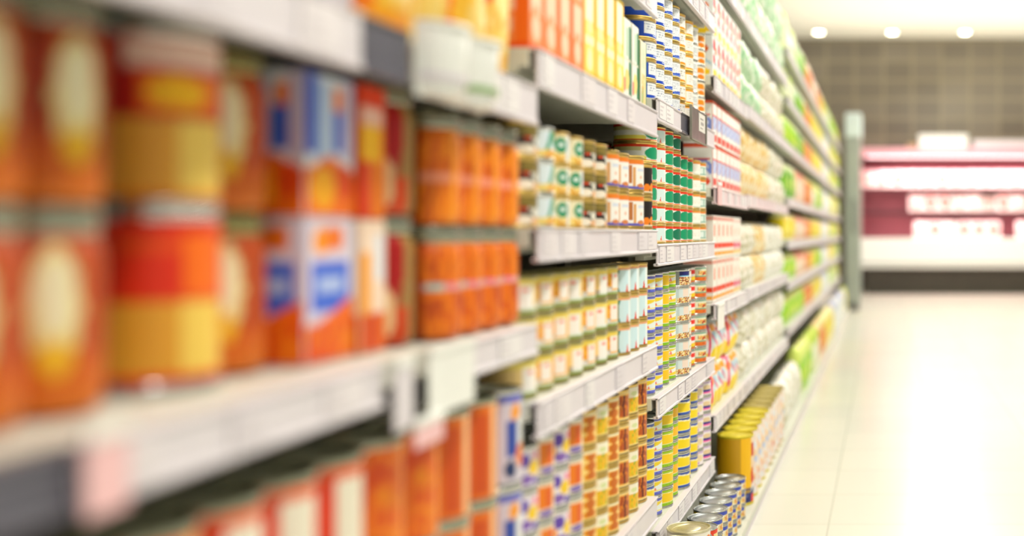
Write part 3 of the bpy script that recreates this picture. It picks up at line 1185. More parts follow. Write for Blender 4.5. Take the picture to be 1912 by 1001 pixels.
def bay(label_, y0, y1, levels, top, base_l=0.40, deck_z=0.05, extras=None, rail_m='rail'):
    root = empty('shelving_bay', (FRONT - DEPTH, (y0 + y1) / 2, 0))
    tag(root, label_, 'shelving unit', 'shelving bays along the aisle')
    ox, oy = -root.location.x, -root.location.y

    def P(name, me, parent=None):
        o = put(name, me, (ox, oy, 0) if parent is None else (0, 0, 0), parent or root)
        return o
    P('back_panel', MB().box(FRONT - DEPTH - 0.03, FRONT - DEPTH, y0, y1, 0.02, top).mesh('back_panel', 'back'))
    for yy in (y0, y1 - 0.03):
        P('upright', MB().box(FRONT - DEPTH, FRONT - DEPTH + 0.025, yy, yy + 0.03, 0, top).mesh('upright', 'upright'))
    dk = P('base_deck', MB().box(FRONT - DEPTH, -base_l, y0 + 0.001, y1 - 0.001, deck_z - 0.02, deck_z).mesh('base_deck', 'shelf'))
    P('plinth', MB().box(FRONT - DEPTH + 0.03, -base_l - 0.004, y0 + 0.001, y1 - 0.001, 0, deck_z - 0.02).mesh('plinth', 'rail'))
    for n, lv in enumerate(levels):
        z0, z1 = lv[0], lv[1]
        rails = lv[2] if len(lv) > 2 else [(y0, y1, rail_m)]
        sh = P('shelf', MB().box(FRONT - DEPTH + 0.001, FRONT - 0.014, y0 + 0.001, y1 - 0.001, z1 - 0.028, z1 - 0.0004, bev=0.001).box(FRONT - 0.05, FRONT - 0.03, y0 + 0.001, y1 - 0.001, z1 - 0.036, z1 - 0.027).mesh('shelf_board', 'shelf'))
        for (ra, rb, rm) in rails:
            mb = MB()
            mb.box(FRONT - 0.004, FRONT - 0.001, ra + 0.0015, rb - 0.0015, z0, z1 - 0.001)
            mb.box(FRONT - 0.0135, FRONT - 0.001, ra + 0.0015, rb - 0.0015, z1 - 0.004, z1 - 0.0006)
            mb.box(FRONT - 0.010, FRONT + 0.002, ra + 0.0015, rb - 0.0015, z0 - 0.002, z0 + 0.004, bev=0.0012)
            mb.box(FRONT - 0.008, FRONT + 0.002, ra + 0.0015, rb - 0.0015, z1 - 0.004, z1 - 0.0004, bev=0.0012)
            P('price_rail', mb.mesh('price_rail', rm), sh)
            if rm != 'slate':
                for me in tags_mesh(ra, rb, z0, z1, int(z0 * 1000 + ra * 77)):
                    P('price_tag', me, sh)
    return root


Y0, Y1, Y2, Y3, Y4, Y5, Y6, Y7, Y8 = 0.30, 1.628, 2.488, 3.333, 4.15, 5.90, 8.75, 11.2, 13.0
TOP = 2.1
bay('nearest shelving bay, strongly blurred, holding orange jars', Y0, Y1,
    [(0.36, 0.405), (0.728, 0.770, [(Y0, 0.698, 'slate'), (0.698, 1.125, 'rail'), (1.30, Y1, 'rail')]), (1.058, 1.112, [(Y0, 1.08, 'rail'), (1.08, 1.19, 'slate'), (1.40, Y1, 'rail')])], TOP)
bay('second shelving bay from the left, holding food cans and yellow cartons', Y1, Y2, [(0.268, 0.32), (0.603, 0.655), (0.860, 0.908), (1.114, 1.170), (1.376, 1.43)], TOP)
bay('sharply focused middle shelving bay, full of stacked tuna cans', Y2, Y3, [(0.195, 0.24), (0.49, 0.535), (0.829, 0.876), (1.152, 1.201, [(Y2, 2.78, 'rail'), (2.78, 2.88, 'slate'), (2.88, Y3, 'rail')]), (1.495, 1.545)], TOP)
bay('shelving bay just beyond the tuna cans, with white and red packs', Y3, Y4, [(0.31, 0.36), (0.645, 0.69), (0.99, 1.037, [(Y3, Y4, 'pinkrail')]), (1.32, 1.37), (1.66, 1.71)], TOP)
bay('long shelving bay of pale bulging bags', Y4, Y5, [(0.31, 0.36), (0.65, 0.695), (1.0, 1.045, [(Y4, Y5, 'pinkrail')]), (1.33, 1.378), (1.66, 1.71)], TOP)
bay('long shelving bay of lime and orange pouches', Y5, Y6, [(0.36, 0.405), (0.60, 0.645), (0.82, 0.865), (1.045, 1.09), (1.33, 1.375), (1.575, 1.62), (1.83, 1.875)], TOP + 0.1)
bay('shelving bay of yellow and white pouches, blurred in the distance', Y6, Y7, [(0.36, 0.405), (0.60, 0.645), (0.82, 0.865), (1.045, 1.09), (1.33, 1.375), (1.575, 1.62), (1.83, 1.875)], TOP + 0.1)
bay('farthest shelving bay, beside the grey cabinet at the aisle end', Y7, Y8, [(0.36, 0.405), (0.60, 0.645), (0.82, 0.865), (1.045, 1.09), (1.33, 1.375), (1.575, 1.62), (1.83, 1.875)], TOP + 0.1)

# ------------------------------------------------------------------ nearest bay
W = 'middle shelf, nearest bay'
z = 0.7712
for y in (0.646, 0.723, 0.80):
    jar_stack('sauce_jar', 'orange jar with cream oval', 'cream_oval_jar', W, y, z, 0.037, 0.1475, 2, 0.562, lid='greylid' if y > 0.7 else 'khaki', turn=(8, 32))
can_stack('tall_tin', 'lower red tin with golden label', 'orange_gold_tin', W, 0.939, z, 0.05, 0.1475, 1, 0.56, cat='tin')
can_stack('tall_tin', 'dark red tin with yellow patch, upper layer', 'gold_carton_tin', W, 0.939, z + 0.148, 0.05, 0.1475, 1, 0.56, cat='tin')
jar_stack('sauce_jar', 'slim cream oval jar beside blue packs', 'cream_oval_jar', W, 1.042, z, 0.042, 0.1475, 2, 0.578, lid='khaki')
box_stack('food_carton', 'orange carton with blue panel', 'blue_orange_pack', W, 1.139, z, 0.098, 0.07, 0.143, 1, 0.56)
box_stack('food_carton', 'orange carton with blue stripes', 'blue_stripe_pack', W, 1.139, z + 0.145, 0.098, 0.07, 0.143, 1, 0.56)
box_stack('food_carton', 'orange carton with white panel', 'white_yellow_pack', W, 1.223, z, 0.062, 0.07, 0.143, 1, 0.555)
box_stack('food_carton', 'orange carton with yellow panel', 'pink_yellow_pack', W, 1.223, z + 0.145, 0.062, 0.07, 0.143, 1, 0.555)
jar_stack('sauce_jar', 'tan jar with red oval', 'red_oval_jar', W, 1.298, z, 0.036, 0.1475, 2, 0.545, lid='greylid')
for i, y in enumerate((1.374, 1.446, 1.518, 1.59)):
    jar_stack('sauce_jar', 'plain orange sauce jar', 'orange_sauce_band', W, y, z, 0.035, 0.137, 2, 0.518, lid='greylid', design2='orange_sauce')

W = 'lower shelf, nearest bay'
z = 0.4062
for i, (y, d, n) in enumerate(((0.745, 'deep_orange', 'mottled orange tin'), (0.835, 'deep_orange', 'mottled orange tin'), (0.925, 'red_white_stripe', 'red and white striped tin'), (1.015, 'red_white_stripe', 'red and white striped tin'), (1.105, 'red_white_stripe', 'red and white striped tin'), (1.2, 'deep_orange', 'mottled orange tin'), (1.295, 'deep_orange', 'mottled orange tin'), (1.395, 'orange_columns', 'orange tin with pale columns'), (1.495, 'orange_columns', 'orange tin with pale columns'))):
    can_stack('tall_tin', n, d, W, y, z, 0.043, 0.138, 2, 0.515, body='greylid', lid='greylid', cat='tin', spin=6)
can_stack('tall_tin', 'blue and orange flowered tin', 'blue_flower_pack', W, 1.589, z, 0.037, 0.138, 2, 0.512, body='tin', lid='greylid', cat='tin')

W = 'upper shelf, nearest bay'
z = 1.1125
for i, (y, d, n) in enumerate(((0.98, 'orange_bag', 'orange bag with golden window'), (1.10, 'blue_flower_pack', 'blue and orange bag'), (1.215, 'orange_bag', 'orange bag with golden window'), (1.33, 'yellow_red_bag', 'yellow bag with red top'), (1.44, 'orange_bag', 'orange bag with golden window'), (1.55, 'yellow_red_bag', 'yellow bag with red top'))):
    bag_stack('pasta_bag', n, d, W, y, z, 0.105, 0.085, 0.26, 1, 0.515)

# ------------------------------------------------------------------ second bay
W = 'third shelf up, second bay'
z = 0.9082
for i, (y, d, n, b_) in enumerate(((1.68, 'brown_mushroom', 'brown mushroom can', 'gold'), (1.765, 'green_white_big', 'white can with green stripe', 'tin'), (1.85, 'green_corn_big', 'cream can with green disc', 'gold'), (1.935, 'green_corn_big', 'cream can with green disc', 'gold'), (2.02, 'brown_mushroom', 'brown mushroom can', 'gold'), (2.105, 'brown_mushroom', 'brown mushroom can', 'gold'))):
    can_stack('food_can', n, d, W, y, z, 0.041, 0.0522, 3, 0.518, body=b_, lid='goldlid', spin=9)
for y, L_ in ((2.2, 0.518), (2.285, 0.518), (2.367, 0.505)):
    can_stack('food_can', 'white can with orange rim', 'white_red_orange', W, y, z, 0.04, 0.0765, 2, L_, body='gold', lid='goldlid')
for y, L_ in ((2.446, 0.503),):
    can_stack('food_can', 'black can with orange fruit', 'black_orange', W, y, z, 0.038, 0.0722, 2, L_, body='gold', lid='goldlid')

W = 'second shelf up, second bay'
z = 0.6552
for i in range(7):
    d, n = (('food_tin', 'orange food can with white panel'), ('food_tin_pale', 'pale food can with white panel'))[i in (0, 3, 5)]
    can_stack('food_can', n, d, W, 1.675 + i * 0.086, z, 0.042, 0.0605, 3, 0.518, body='khaki', lid='khaki', spin=14)
for i in range(3):
    can_stack('food_can', 'pale blue can with red sail', 'teal_sail', W, 2.277 + i * 0.082, z, 0.04, 0.0605, 3, 0.513, body='gold', lid='goldlid')

W = 'lowest shelf, second bay'
z = 0.3202
for i in range(4):
    d, n = (('purple_tin', 'white can with purple and yellow flowers'), ('orange_purple_tin', 'orange can with purple foot'))[i % 2]
    can_stack('meal_can', n, d, W, 1.675 + i * 0.084, z, 0.041, 0.0665, 4, 0.516, spin=8)
for i, (d, n) in enumerate((('cutlet_pieces', 'yellow can with fried pieces'), ('green_yellow_meal', 'cream can with green and yellow meal'), ('cutlet_pieces', 'yellow can with fried pieces'), ('cutlet', 'yellow can with brown cutlet'), ('green_yellow_meal', 'cream can with green and yellow meal'), ('cutlet', 'yellow can with brown cutlet'))):
    can_stack('meal_can', n, d, W, 2.011 + i * 0.086, z, 0.042, 0.0665, 4, 0.514, body='gold', lid='goldlid')

W = 'top shelf, second bay'
z = 1.1702
for i, y in enumerate((1.672, 1.747, 1.822, 1.897)):
    box_stack('pasta_carton', 'salmon and white carton', 'salmon_box', W, y, z, 0.07, 0.09, 0.188, 1, 0.515)
for i, y in enumerate((1.972, 2.047, 2.122, 2.197)):
    box_stack('pasta_carton', 'tall yellow carton', 'yellow_box', W, y, z, 0.07, 0.09, 0.188, 1, 0.515)
for i, y in enumerate((2.28, 2.355)):
    box_stack('pasta_carton', 'white carton with green edge', 'white_green_box', W, y, z, 0.065, 0.08, 0.165, 1, 0.52)
box_stack('pasta_carton', 'cream carton with green edge', 'cream_green_box', W, 2.435, z, 0.065, 0.08, 0.145, 1, 0.52)

# ------------------------------------------------------------------ sharp middle bay
W = 'top shelf, middle bay'
z = 1.2012
hC = 0.0455
for i in range(8):
    d, n, b_, row = (('blue_white', 'white can with blue rim and side', 'gold'), ('blue_white', 'white can with blue rim and side', 'gold'), ('blue_white_plain', 'white can with slanted blue foot', 'gold'), ('blue_white_plain', 'white can with slanted blue foot', 'gold'), ('orange_white', 'white can with orange foot', 'gold'), ('orange_white_box', 'white can with thin orange bands', 'gold'), ('barcode', 'white can showing grey barcode', 'tin'), ('orange_spots', 'cream can with orange spots', 'tin'))[i] + (0,)
    can_stack('tuna_can', n, d, W, 2.56 + i * 0.1, z, 0.0495, hC, 6 if i < 4 else 6, 0.518 + (0.004 if i in (4, 6) else 0), body=b_, spin=7, jit=0.0008)
for i in range(3):
    can_stack('tuna_can', 'rear-row white can with slanted blue foot', 'blue_white_plain', W, 2.56 + i * 0.1, z, 0.0495, hC, 6, 0.518, body='gold', row=0.103, spin=7)

W = 'third shelf up, middle bay'
z = 0.8762
rows = [(2.56, 'green_disc', 'red-rimmed can with green disc'), (2.66, 'swan', 'white can with red sail'), (2.76, 'green_disc', 'red-rimmed can with green disc'), (2.86, 'dark_green_disc', 'red-rimmed can with dark green disc'), (2.965, 'green_disc', 'red-rimmed can with green disc'), (3.067, 'green_disc', 'red-rimmed can with green disc'), (3.17, 'pale_panel', 'cream can with orange rim'), (3.272, 'green_frame', 'white can with green frames')]
for i, (y, d, n) in enumerate(rows):
    can_stack('tuna_can', n, d, W, y, z, 0.0495, 0.0455, 6 if i < 4 else 5, 0.516 + (0.004 if i == 5 else 0), body='gold', lid='goldlid', spin=2.5, jit=0.0006)
for i in range(3):
    can_stack('tuna_can', 'rear-row can with green disc', 'green_disc', W, 2.56 + i * 0.1, z, 0.0495, 0.0455, 5, 0.516, body='gold', lid='goldlid', row=0.104, spin=10)

W = 'second shelf up, middle bay'
z = 0.5352
rows = [(2.55, 'blue_yellow_sail', 'blue-yellow can with red sail', 0.043, 0.518), (2.638, 'blue_yellow_sail', 'blue-yellow can with red sail', 0.043, 0.518), (2.726, 'yellow_lime', 'plain yellow can with lime foot', 0.043, 0.52), (2.814, 'lime_sail', 'lime-footed can with red sail', 0.043, 0.52), (2.907, 'salad', 'pale can with salad picture', 0.048, 0.502), (3.0, 'white_specks', 'white can with brown specks', 0.044, 0.513), (3.09, 'red_yellow', 'red and yellow can', 0.044, 0.518), (3.186, 'orange_food', 'orange can with mixed meal picture', 0.05, 0.502), (3.285, 'orange_food', 'orange can with mixed meal picture', 0.042, 0.52)]
for i, (y, d, n, r, L) in enumerate(rows):
    tiers = 6
    if d == 'salad':
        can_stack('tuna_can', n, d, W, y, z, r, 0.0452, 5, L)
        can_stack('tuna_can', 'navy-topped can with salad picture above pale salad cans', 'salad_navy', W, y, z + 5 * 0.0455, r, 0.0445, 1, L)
    else:
        can_stack('tuna_can', n, d, W, y, z, r, 0.0452, tiers, L, spin=2.5)

W = 'lowest shelf, middle bay'
z = 0.2402
rows = [(2.55, 'yellow_blue_corn', 'yellow can with blue bands', 0.043, 0.52), (2.64, 'blue_yellow_sail', 'blue-yellow can with red sail', 0.043, 0.52), (2.735, 'yellow_green_corn', 'yellow can with lime bands', 0.05, 0.512), (2.834, 'orange_green_corn', 'amber can with lime bands', 0.047, 0.518), (2.933, 'yellow_blue_corn', 'yellow can with blue bands', 0.05, 0.505), (3.03, 'yellow_blue_corn', 'yellow can with blue bands', 0.044, 0.52), (3.122, 'yellow_blue_corn', 'yellow can with blue bands', 0.047, 0.516), (3.206, 'pink_cream', 'white can with mauve rim', 0.044, 0.514), (3.288, 'pink_white', 'white can with navy and pink patch', 0.041, 0.505)]
for i, (y, d, n, r, L) in enumerate(rows):
    can_stack('tuna_can', n, d, W, y, z, r, 0.0465, 5, L, spin=3)

# base deck cans in front of the middle bay
W = 'bottom deck, middle bay'
for i, y in enumerate((2.44, 2.56)):
    can_stack('broad_can', 'broad cream can with gold lid', 'cream_can', W, y, 0.0502, 0.05, 0.0605, 3, 0.394, body='goldlid', lid='goldlid')
for i in range(8):
    y = 2.70 + i * 0.094
    d, n = (('fish_red', 'silver-lidded fish can with red label'), ('fish_tuna', 'silver-lidded fish can with blue label'))[i >= 2]
    can_stack('fish_can', n, d, W, y, 0.0502, 0.0465, 0.0405, 3, 0.412, spin=8)
W = 'bottom deck, red and white bay'
for i in range(5):
    can_stack('tall_tin', *(('tall yellow tin with navy foot', 'yellow_tall_tin') if i == 0 else ('speckled tin with yellow lid', 'tin_speckle')), W, 3.55 + i * 0.12, 0.0502, 0.0585, 0.218, 1, 0.41, lid='yellid', body='yellid', cat='tin', spin=2)
for i in range(5):
    can_stack('tall_tin', 'speckled tin with tan lid', 'tin_speckle', W, 4.15 + i * 0.12, 0.0502, 0.0585, 0.218, 1, 0.41, lid='tanlid', body='tanlid', cat='tin', spin=12)

# ------------------------------------------------------------------ white and red packs bay
def fill(kind, name, W, z, y0, y1, pitch, wy, dx, h, tiers, designs, L=0.515, cat='box', lump=0.25):
    n = int((y1 - y0) / pitch)
    for i in range(n):
        dn, desc = designs[i % len(designs)] if not callable(designs) else designs(i, n)
        y = y0 + pitch * (i + 0.5)
        if kind == 'box':
            box_stack(name, desc, dn, W, y, z, wy, dx, h, tiers, L, cat=cat, flap=False, fine=False)
        else:
            bag_stack(name, desc, dn, W, y, z, wy, dx, h, tiers, L, cat=cat, lump=lump)


Ya, Yb = Y3 + 0.05, Y4 - 0.01
fill('box', 'snack_carton', 'top shelf, red pack bay', 1.7102, Ya, Yb, 0.095, 0.09, 0.09, 0.16, 2, [('red_cream_pack', 'cream pack with red patches')])
fill('box', 'snack_carton', 'fourth shelf up, red pack bay', 1.3702, Ya, Yb, 0.095, 0.09, 0.09, 0.128, 2, lambda i, n: ('red_confetti_pack', 'white pack with red patches') if i < 6 else ('red_cream_pack', 'cream pack with red patches'))
fill('box', 'biscuit_carton', 'third shelf up, red pack bay', 1.0372, Ya, Yb, 0.095, 0.09, 0.09, 0.132, 2, [('blue_script_box', 'white carton with blue wavy band')])
fill('box', 'biscuit_carton', 'second shelf up, red pack bay', 0.6902, Ya, Yb, 0.095, 0.09, 0.09, 0.132, 2, lambda i, n: ('orange_mark_box', 'white carton with orange marks') if i < 5 else ('magenta_mark_box', 'white carton with magenta mark'))
fill('bag', 'snack_pouch', 'lowest shelf, red pack bay', 0.3602, Ya, Yb, 0.098, 0.094, 0.08, 0.135, 2, lambda i, n: ('pink_tie_pouch', 'yellow-footed pouch with magenta tie') if i in (0, 4) else ('yellow_base_pouch', 'yellow-footed white pouch'), cat='pouch', lump=0.1)

# ------------------------------------------------------------------ pale bag bay
Ya, Yb = Y4 + 0.01, Y5 - 0.02
fill('bag', 'vegetable_bag', 'top shelf, pale bag bay', 1.7102, Ya, Yb, 0.142, 0.138, 0.10, 0.19, 2, [('mint_bag', 'mint green bag'), ('pale_green_bag', 'pale green bag')])
fill('bag', 'vegetable_bag', 'fourth shelf up, pale bag bay', 1.3782, Ya, Yb, 0.142, 0.138, 0.10, 0.13, 2, lambda i, n: ('mint_bag', 'mint green bag') if i < 5 else ('ivory_bag', 'ivory bag'))
fill('bag', 'rice_bag', 'third shelf up, pale bag bay', 1.0452, Ya, Yb, 0.142, 0.138, 0.10, 0.135, 2, lambda i, n: ('cream_bag', 'cream yellow bag') if i < 7 else ('ivory_bag', 'ivory bag'))
fill('bag', 'rice_bag', 'second shelf up, pale bag bay', 0.6952, Ya, Yb, 0.142, 0.138, 0.10, 0.125, 2, lambda i, n: ('ivory_bag', 'ivory bag') if i < 3 else (('cream_bag', 'cream yellow bag') if i < 6 else ('white_bag', 'white bag')))
fill('bag', 'rice_bag', 'lowest shelf, pale bag bay', 0.3602, Ya, Yb, 0.142, 0.138, 0.10, 0.13, 2, [('ivory_bag', 'ivory bag'), ('white_bag', 'white bag')])
fill('bag', 'rice_bag', 'bottom deck, pale bag bay', 0.0502, 4.80, Yb, 0.142, 0.138, 0.11, 0.2, 1, [('ivory_bag', 'ivory bag'), ('white_bag', 'white bag')], L=0.415)

# ------------------------------------------------------------------ lime and orange pouch bay and the two beyond
POU = [('lime_pouch', 'lime green pouch'), ('orange_pouch', 'orange pouch'), ('yellow_pouch', 'yellow pouch'), ('green_pouch', 'grass green pouch'), ('white_lime_pouch', 'white pouch with lime top'), ('pink_cream_pouch', 'cream pouch with peach top'), ('white_pouch', 'plain white pouch'), ('blue_white_pouch', 'white pouch with blue top')]
NEARP = [[0, 4, 1, 2], [0, 0, 1, 2], [0, 5, 1, 2], [2, 5, 1, 2], [3, 5, 1, 4], [0, 3, 1, 2], [4, 3, 1, 2], [4, 3, 1, 5]]
FARP = [[2, 7, 6, 6], [2, 6, 6, 0], [0, 6, 6, 2], [2, 6, 6, 2], [0, 6, 6, 4], [2, 6, 6, 0], [2, 4, 6, 2], [1, 2, 4, 0]]
ENDP = [[7, 6, 2, 4], [4, 0, 4, 2], [2, 0, 4, 0], [0, 4, 2, 0], [0, 2, 4, 0], [2, 0, 0, 4], [0, 2, 0, 2], [0, 0, 2, 4]]
SH = ['bottom deck', 'lowest shelf', 'second shelf up', 'third shelf up', 'fourth shelf up', 'fifth shelf up', 'sixth shelf up', 'top shelf']
ZS = [0.0502, 0.4052, 0.6452, 0.8652, 1.0902, 1.3752, 1.6202, 1.8752]
HS = [0.25, 0.165, 0.15, 0.155, 0.21, 0.17, 0.18, 0.22]
for (bn, ya, yb, pitch, TB) in (('lime pouch bay', Y5 + 0.01, Y6 - 0.01, 0.188, NEARP), ('yellow pouch bay', Y6 + 0.01, Y7 - 0.01, 0.24, FARP), ('farthest bay', Y7 + 0.01, Y8 - 0.01, 0.25, ENDP)):
    for s in range(8):
        seq = TB[s]

        def pick(i, n, seq=seq):
            return POU[seq[min(3, int(i / n * 4))]]
        fill('bag', 'snack_pouch', f'{SH[s]}, {bn}', ZS[s], ya, yb, pitch, pitch - 0.006, 0.10, HS[s], 1, pick, L=0.415 if s == 0 else 0.512, cat='pouch', lump=0.15)

# ------------------------------------------------------------------ cards and holders on the rails
# steel holder leaning out of the middle bay's top rail
root = empty('price_card_holder', (-0.492, 2.985, 1.185))
tag(root, 'grey steel price card holder clipped to the middle bay top rail', 'sign holder')
put('plate', MB().box(-0.001, 0.0015, -0.12, 0.12, -0.04, 0.042, bev=0.0006).mesh('holder_plate', 'steel'), parent=root)
put('frame', MB().box(-0.002, 0.004, -0.123, -0.117, -0.042, 0.044).box(-0.002, 0.004, 0.117, 0.123, -0.042, 0.044).box(-0.002, 0.004, -0.12, 0.12, -0.044, -0.040).mesh('holder_frame', 'upright'), parent=root)
put('card', MB().box(0.0015, 0.0022, 0.0, 0.1, -0.012, 0.036, lin('#dcd8d2')).box(0.0021, 0.0026, 0.02, 0.07, 0.02, 0.024, lin('#a09a98')).box(0.0021, 0.0026, 0.03, 0.075, 0.006, 0.014, lin('#a8a2a0')).box(0.0021, 0.0026, 0.02, 0.06, -0.004, -0.001, lin('#aaa4a2')).mesh('holder_card', 'tag', art=True), parent=root)
put('clip', MB().box(-0.005, -0.001, -0.02, 0.02, 0.0, 0.012, bev=0.001).mesh('holder_clip', 'upright'), parent=root)

def card(name, lab, y0, y1, z0, z1, x, m_, group=None):
    o = empty(name, (x, (y0 + y1) / 2, z0))
    tag(o, lab, 'shelf card', group)
    hy, h = (y1 - y0) / 2, z1 - z0
    put('sheet', MB().box(-0.0012, 0.0012, -hy, hy, 0, h, bev=0.0004).mesh('card_sheet', m_), parent=o)
    put('sleeve', MB().box(-0.003, 0.003, -hy, hy, h - 0.006, h + 0.004, bev=0.001).mesh('card_sleeve', 'white'), parent=o)
    put('clip', MB().box(-0.004, -0.001, -0.008, 0.008, h - 0.018, h - 0.008, bev=0.001).mesh('card_clip', 'upright'), parent=o)
    return o


card('shelf_card', 'white shelf card hanging in the rail gap of the nearest bay', 1.215, 1.35, 0.700, 0.772, -0.492, 'white', 'cards in the gap of the nearest rail')
card('shelf_card', 'narrow grey shelf card at the near edge of the rail gap', 1.135, 1.18, 0.698, 0.768, -0.494, 'rail', 'cards in the gap of the nearest rail')
card('shelf_card', 'small pink shelf card hanging below the white card', 1.17, 1.245, 0.674, 0.702, -0.488, 'pink', 'cards in the gap of the nearest rail')
card('shelf_card', 'pink shelf card at near end of the pink rail', 3.345, 3.42, 0.985, 1.05, -0.493, 'pink')
card('shelf_card', 'white gridded shelf card below the carton shelf of the red pack bay', 3.35, 3.48, 0.61, 0.684, -0.494, 'white')
card('shelf_card', 'slim pink shelf card at the near end of the nearest rail', 0.695, 0.735, 0.722, 0.775, -0.494, 'pink')

# white clip-on tubs in the gap of the upper rail
for i, (ya, yb) in enumerate(((1.20, 1.30), (1.302, 1.40))):
    yc, hw = (ya + yb) / 2, (yb - ya) / 2
    o = empty('clip_tub', (-0.502, yc, 1.048))
    tag(o, ['white clip-on plastic tub beside the slate rail end', 'white clip-on plastic tub with green stripe, farther of the two'][i], 'tub', 'white tubs on the upper rail of the nearest bay')
    tt = np.linspace(0, math.pi, 25)
    zz = np.array([0, 0.004, 0.02, 0.05, 0.078, 0.08, 0.078, 0.05, 0.02, 0.006])
    ss = np.array([0.55, 0.8, 0.9, 0.95, 1.0, 0.985, 0.94, 0.9, 0.85, 0.7])
    Tm, Zi = np.meshgrid(tt, np.arange(len(zz)), indexing='ij')
    Pp = np.stack([0.036 * np.sin(Tm) * ss[Zi] + 0.002, -np.cos(Tm) * hw * 0.97 * ss[Zi], zz[Zi]], -1)
    put('bowl', MB().grid(Pp).box(0.0, 0.003, -hw * 0.97, hw * 0.97, 0.0, 0.08).box(0.0, 0.022, -hw * 0.55, hw * 0.55, 0.0, 0.003).mesh('tub_bowl', 'white', True), parent=o)
    Pr = np.stack([(0.0375 + 0.003 * np.cos(Zi * 2 * math.pi / 6)) * np.sin(Tm) + 0.002, -np.cos(Tm) * hw * 0.985, 0.079 + 0.003 * np.sin(Zi * 2 * math.pi / 6)], -1)[:, :7]
    put('rim', MB().grid(Pr).mesh('tub_rim', 'white', True), parent=o)
    Pg = np.stack([0.0365 * np.sin(Tm) * 0.915 + 0.003, -np.cos(Tm) * hw * 0.9, 0.018 + 0.008 * (Zi / 9.0)], -1)
    put('stripe', MB().grid(Pg).mesh('tub_stripe', 'green' if i else 'rail', True), parent=o)

# ------------------------------------------------------------------ grey cabinet at the aisle end
root = empty('end_cabinet', (-0.38, 13.25, 0))
tag(root, 'tall grey-green cabinet with pale cap at the far end of the aisle', 'cabinet')
put('body', MB().box(-0.07, 0.11, -0.2, 0.35, 0.08, 2.02, bev=0.01).mesh('cabinet_body', 'greycab'), parent=root)
put('plinth', MB().box(-0.06, 0.09, -0.18, 0.33, 0, 0.08).mesh('cabinet_plinth', 'darkgrey'), parent=root)
put('cap', MB().box(-0.07, 0.12, -0.22, 0.36, 2.02, 2.3, bev=0.015).mesh('cabinet_cap', 'cabtop'), parent=root)
d_ = put('door', MB().box(-0.05, 0.09, -0.215, -0.2, 0.12, 1.98, bev=0.004).mesh('cabinet_door', 'greycab'), parent=root)
put('handle', MB().box(0.03, 0.05, -0.24, -0.215, 0.9, 1.3, bev=0.004).mesh('cabinet_handle', 'darkgrey'), parent=d_)

# ------------------------------------------------------------------ refrigerated meat case
CX0, CX1, CY = -0.36, 3.6, 16.7
root = empty('meat_case', ((CX0 + CX1) / 2, CY + 0.4, 0))
tag(root, 'long open refrigerated meat case glowing pink against the tiled wall', 'refrigerated case')
rx, ry = -root.location.x, -root.location.y


def cp(name, mb, m_, parent=None):
    return put(name, mb.mesh('case_' + name, m_), (rx, ry, 0) if parent is None else (0, 0, 0), parent or root)


cp('kick_plate', MB().box(CX0 + 0.1, CX1 - 0.05, CY + 0.08, CY + 0.85, 0, 0.39), 'darkkick')
cp('front_panel', MB().box(CX0, CX1, CY, CY + 0.05, 0.385, 0.83, bev=0.01).box(CX0, CX1, CY + 0.05, CY + 0.85, 0.385, 0.45), 'casewhite')
cp('bumper', MB().box(CX0, CX1, CY - 0.015, CY, 0.44, 0.47, bev=0.004), 'greycab')
cp('tub_floor', MB().box(CX0 + 0.03, CX1 - 0.03, CY + 0.05, CY + 0.8, 0.78, 0.82), 'casewhite')
cp('back_liner', MB().box(CX0 + 0.03, CX1 - 0.03, CY + 0.78, CY + 0.85, 0.45, 2.0), 'casepink')
for x in (CX0, CX1 - 0.03):
    cp('end_panel', MB().box(x, x + 0.03, CY + 0.03, CY + 0.85, 0.45, 2.1), 'casepink')
can = cp('canopy', MB().box(CX0, CX1, CY + 0.1, CY + 0.85, 2.06, 2.18, bev=0.01), 'canopy')
cp('light_tube', MB().box(CX0 + 0.1, CX1 - 0.1, CY + 0.14, CY + 0.17, 2.04, 2.062, bev=0.006), 'tube', can)
for zz_ in (1.56, 1.20):
    s_ = cp('shelf', MB().box(CX0 + 0.03, CX1 - 0.03, CY + 0.30, CY + 0.78, zz_, zz_ + 0.03), 'casewhite')
    cp('shelf_edge', MB().box(CX0 + 0.03, CX1 - 0.03, CY + 0.285, CY + 0.30, zz_ - 0.02, zz_ + 0.035), 'caseshelf', s_)


def tray_meshes(seed):
    """foam tray seen from its open side: width x, height z, leaning back"""
    t = MB().box(-0.105, 0.105, 0, 0.03, 0, 0.27, bev=0.012).mesh('meat_tray', 'tray')
    th = np.linspace(-math.pi, math.pi, 24, endpoint=False)
    ph = np.linspace(0.02, math.pi / 2, 8)
    T, Pz = np.meshgrid(th, ph, indexing='ij')
    R = 0.86 + 0.14 * vn(np.cos(T) * 2 + 4, np.sin(T) * 2 + 4, seed)
    mb = MB().grid(np.stack([0.092 * R * np.cos(T) * np.cos(Pz), 0.002 - 0.05 * np.sin(Pz), 0.135 + 0.118 * R * np.sin(T) * np.cos(Pz)], -1), closed=True)
    return t, mb.mesh('meat_cut', ('meat', 'redmeat', 'palemeat')[seed], 'all')


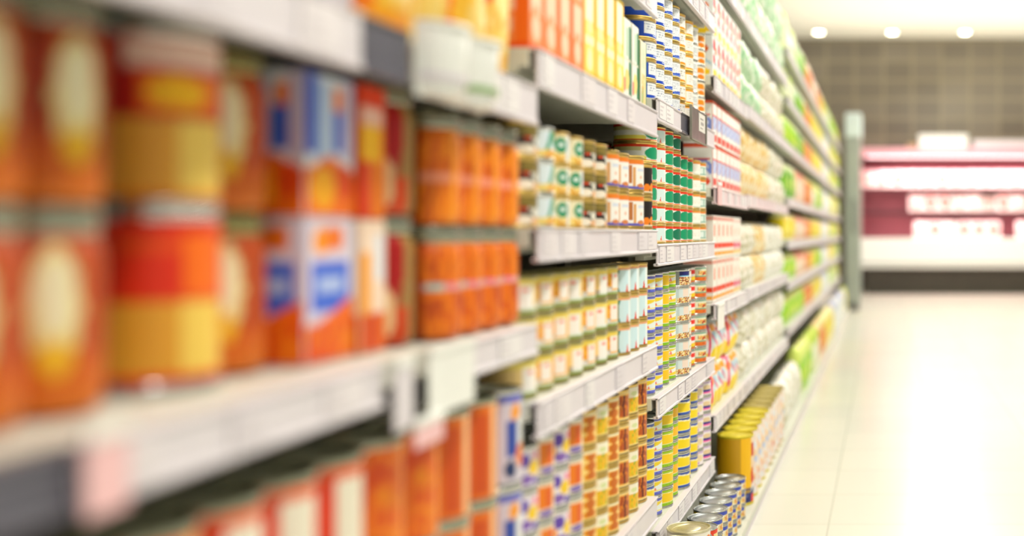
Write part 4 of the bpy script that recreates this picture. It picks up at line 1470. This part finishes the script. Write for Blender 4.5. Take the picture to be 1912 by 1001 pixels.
TR = [tray_meshes(s) for s in range(3)]
for (zt, yt, nm, x0_) in ((1.5902, CY + 0.38, 'upper shelf of the case', 0.14), (1.2302, CY + 0.38, 'lower shelf of the case', 0.85), (0.9, CY + 0.34, 'tub of the case', 0.92)):
    n = int((CX1 - CX0 - 0.15 - x0_) / 0.222) + 1
    if zt < 1:
        zt = 0.8202
    for i in range(n):
        for lay in range(2):
            if nm.startswith('tub') and lay:
                break
            if lay == 0 and random.random() < 0.16:
                continue
            t, mt = TR[random.choice((0, 0, 1, 2))]
            o = put('meat_tray', t, (CX0 + x0_ + i * 0.222, yt + lay * 0.15, zt + 0.0085))
            o.rotation_euler = (math.radians(-14 - (4 if lay else 0)), 0, random.uniform(-0.04, 0.04))
            put('meat', mt, parent=o)
            tag(o, f'wrapped tray of pink meat, {ORD[i]} from the left, {("front", "rear")[lay]} row, {nm}', 'meat tray', f'meat trays on the {nm}')

# things standing on top of the case
root = empty('top_box', (0.9, CY + 0.45, 2.181))
tag(root, 'white lidded box lying on top of the meat case', 'box')
put('body', MB().box(-0.37, 0.37, -0.2, 0.2, 0, 0.17, bev=0.008).mesh('top_box_body', 'casewhite'), parent=root)
put('lid', MB().box(-0.38, 0.38, -0.21, 0.21, 0.17, 0.215, bev=0.008).mesh('top_box_lid', 'white'), parent=root)
root = empty('blind_housing', (2.06, CY + 0.35, 2.181))
tag(root, 'long grey night blind housing on the meat case, right of white box', 'blind housing')
put('housing', MB().box(-0.72, 1.5, -0.12, 0.12, 0, 0.13, bev=0.02).mesh('blind_body', 'rail'), parent=root)
put('end_cap', MB().box(-0.735, -0.72, -0.125, 0.125, 0, 0.135, bev=0.004).mesh('blind_cap', 'darkgrey'), parent=root)
root = empty('small_carton', (0.44, CY + 0.5, 2.181))
tag(root, 'small tan carton on the meat case, left of white box', 'carton')
put('body', MB().box(-0.08, 0.08, -0.06, 0.06, 0, 0.09, bev=0.003).mesh('small_carton_body', 'carton'), parent=root)
put('flap', MB().box(-0.08, 0.08, -0.06, -0.002, 0.09, 0.092).box(-0.08, 0.08, 0.002, 0.06, 0.09, 0.092).mesh('small_carton_flap', 'carton'), parent=root)

write_labels()
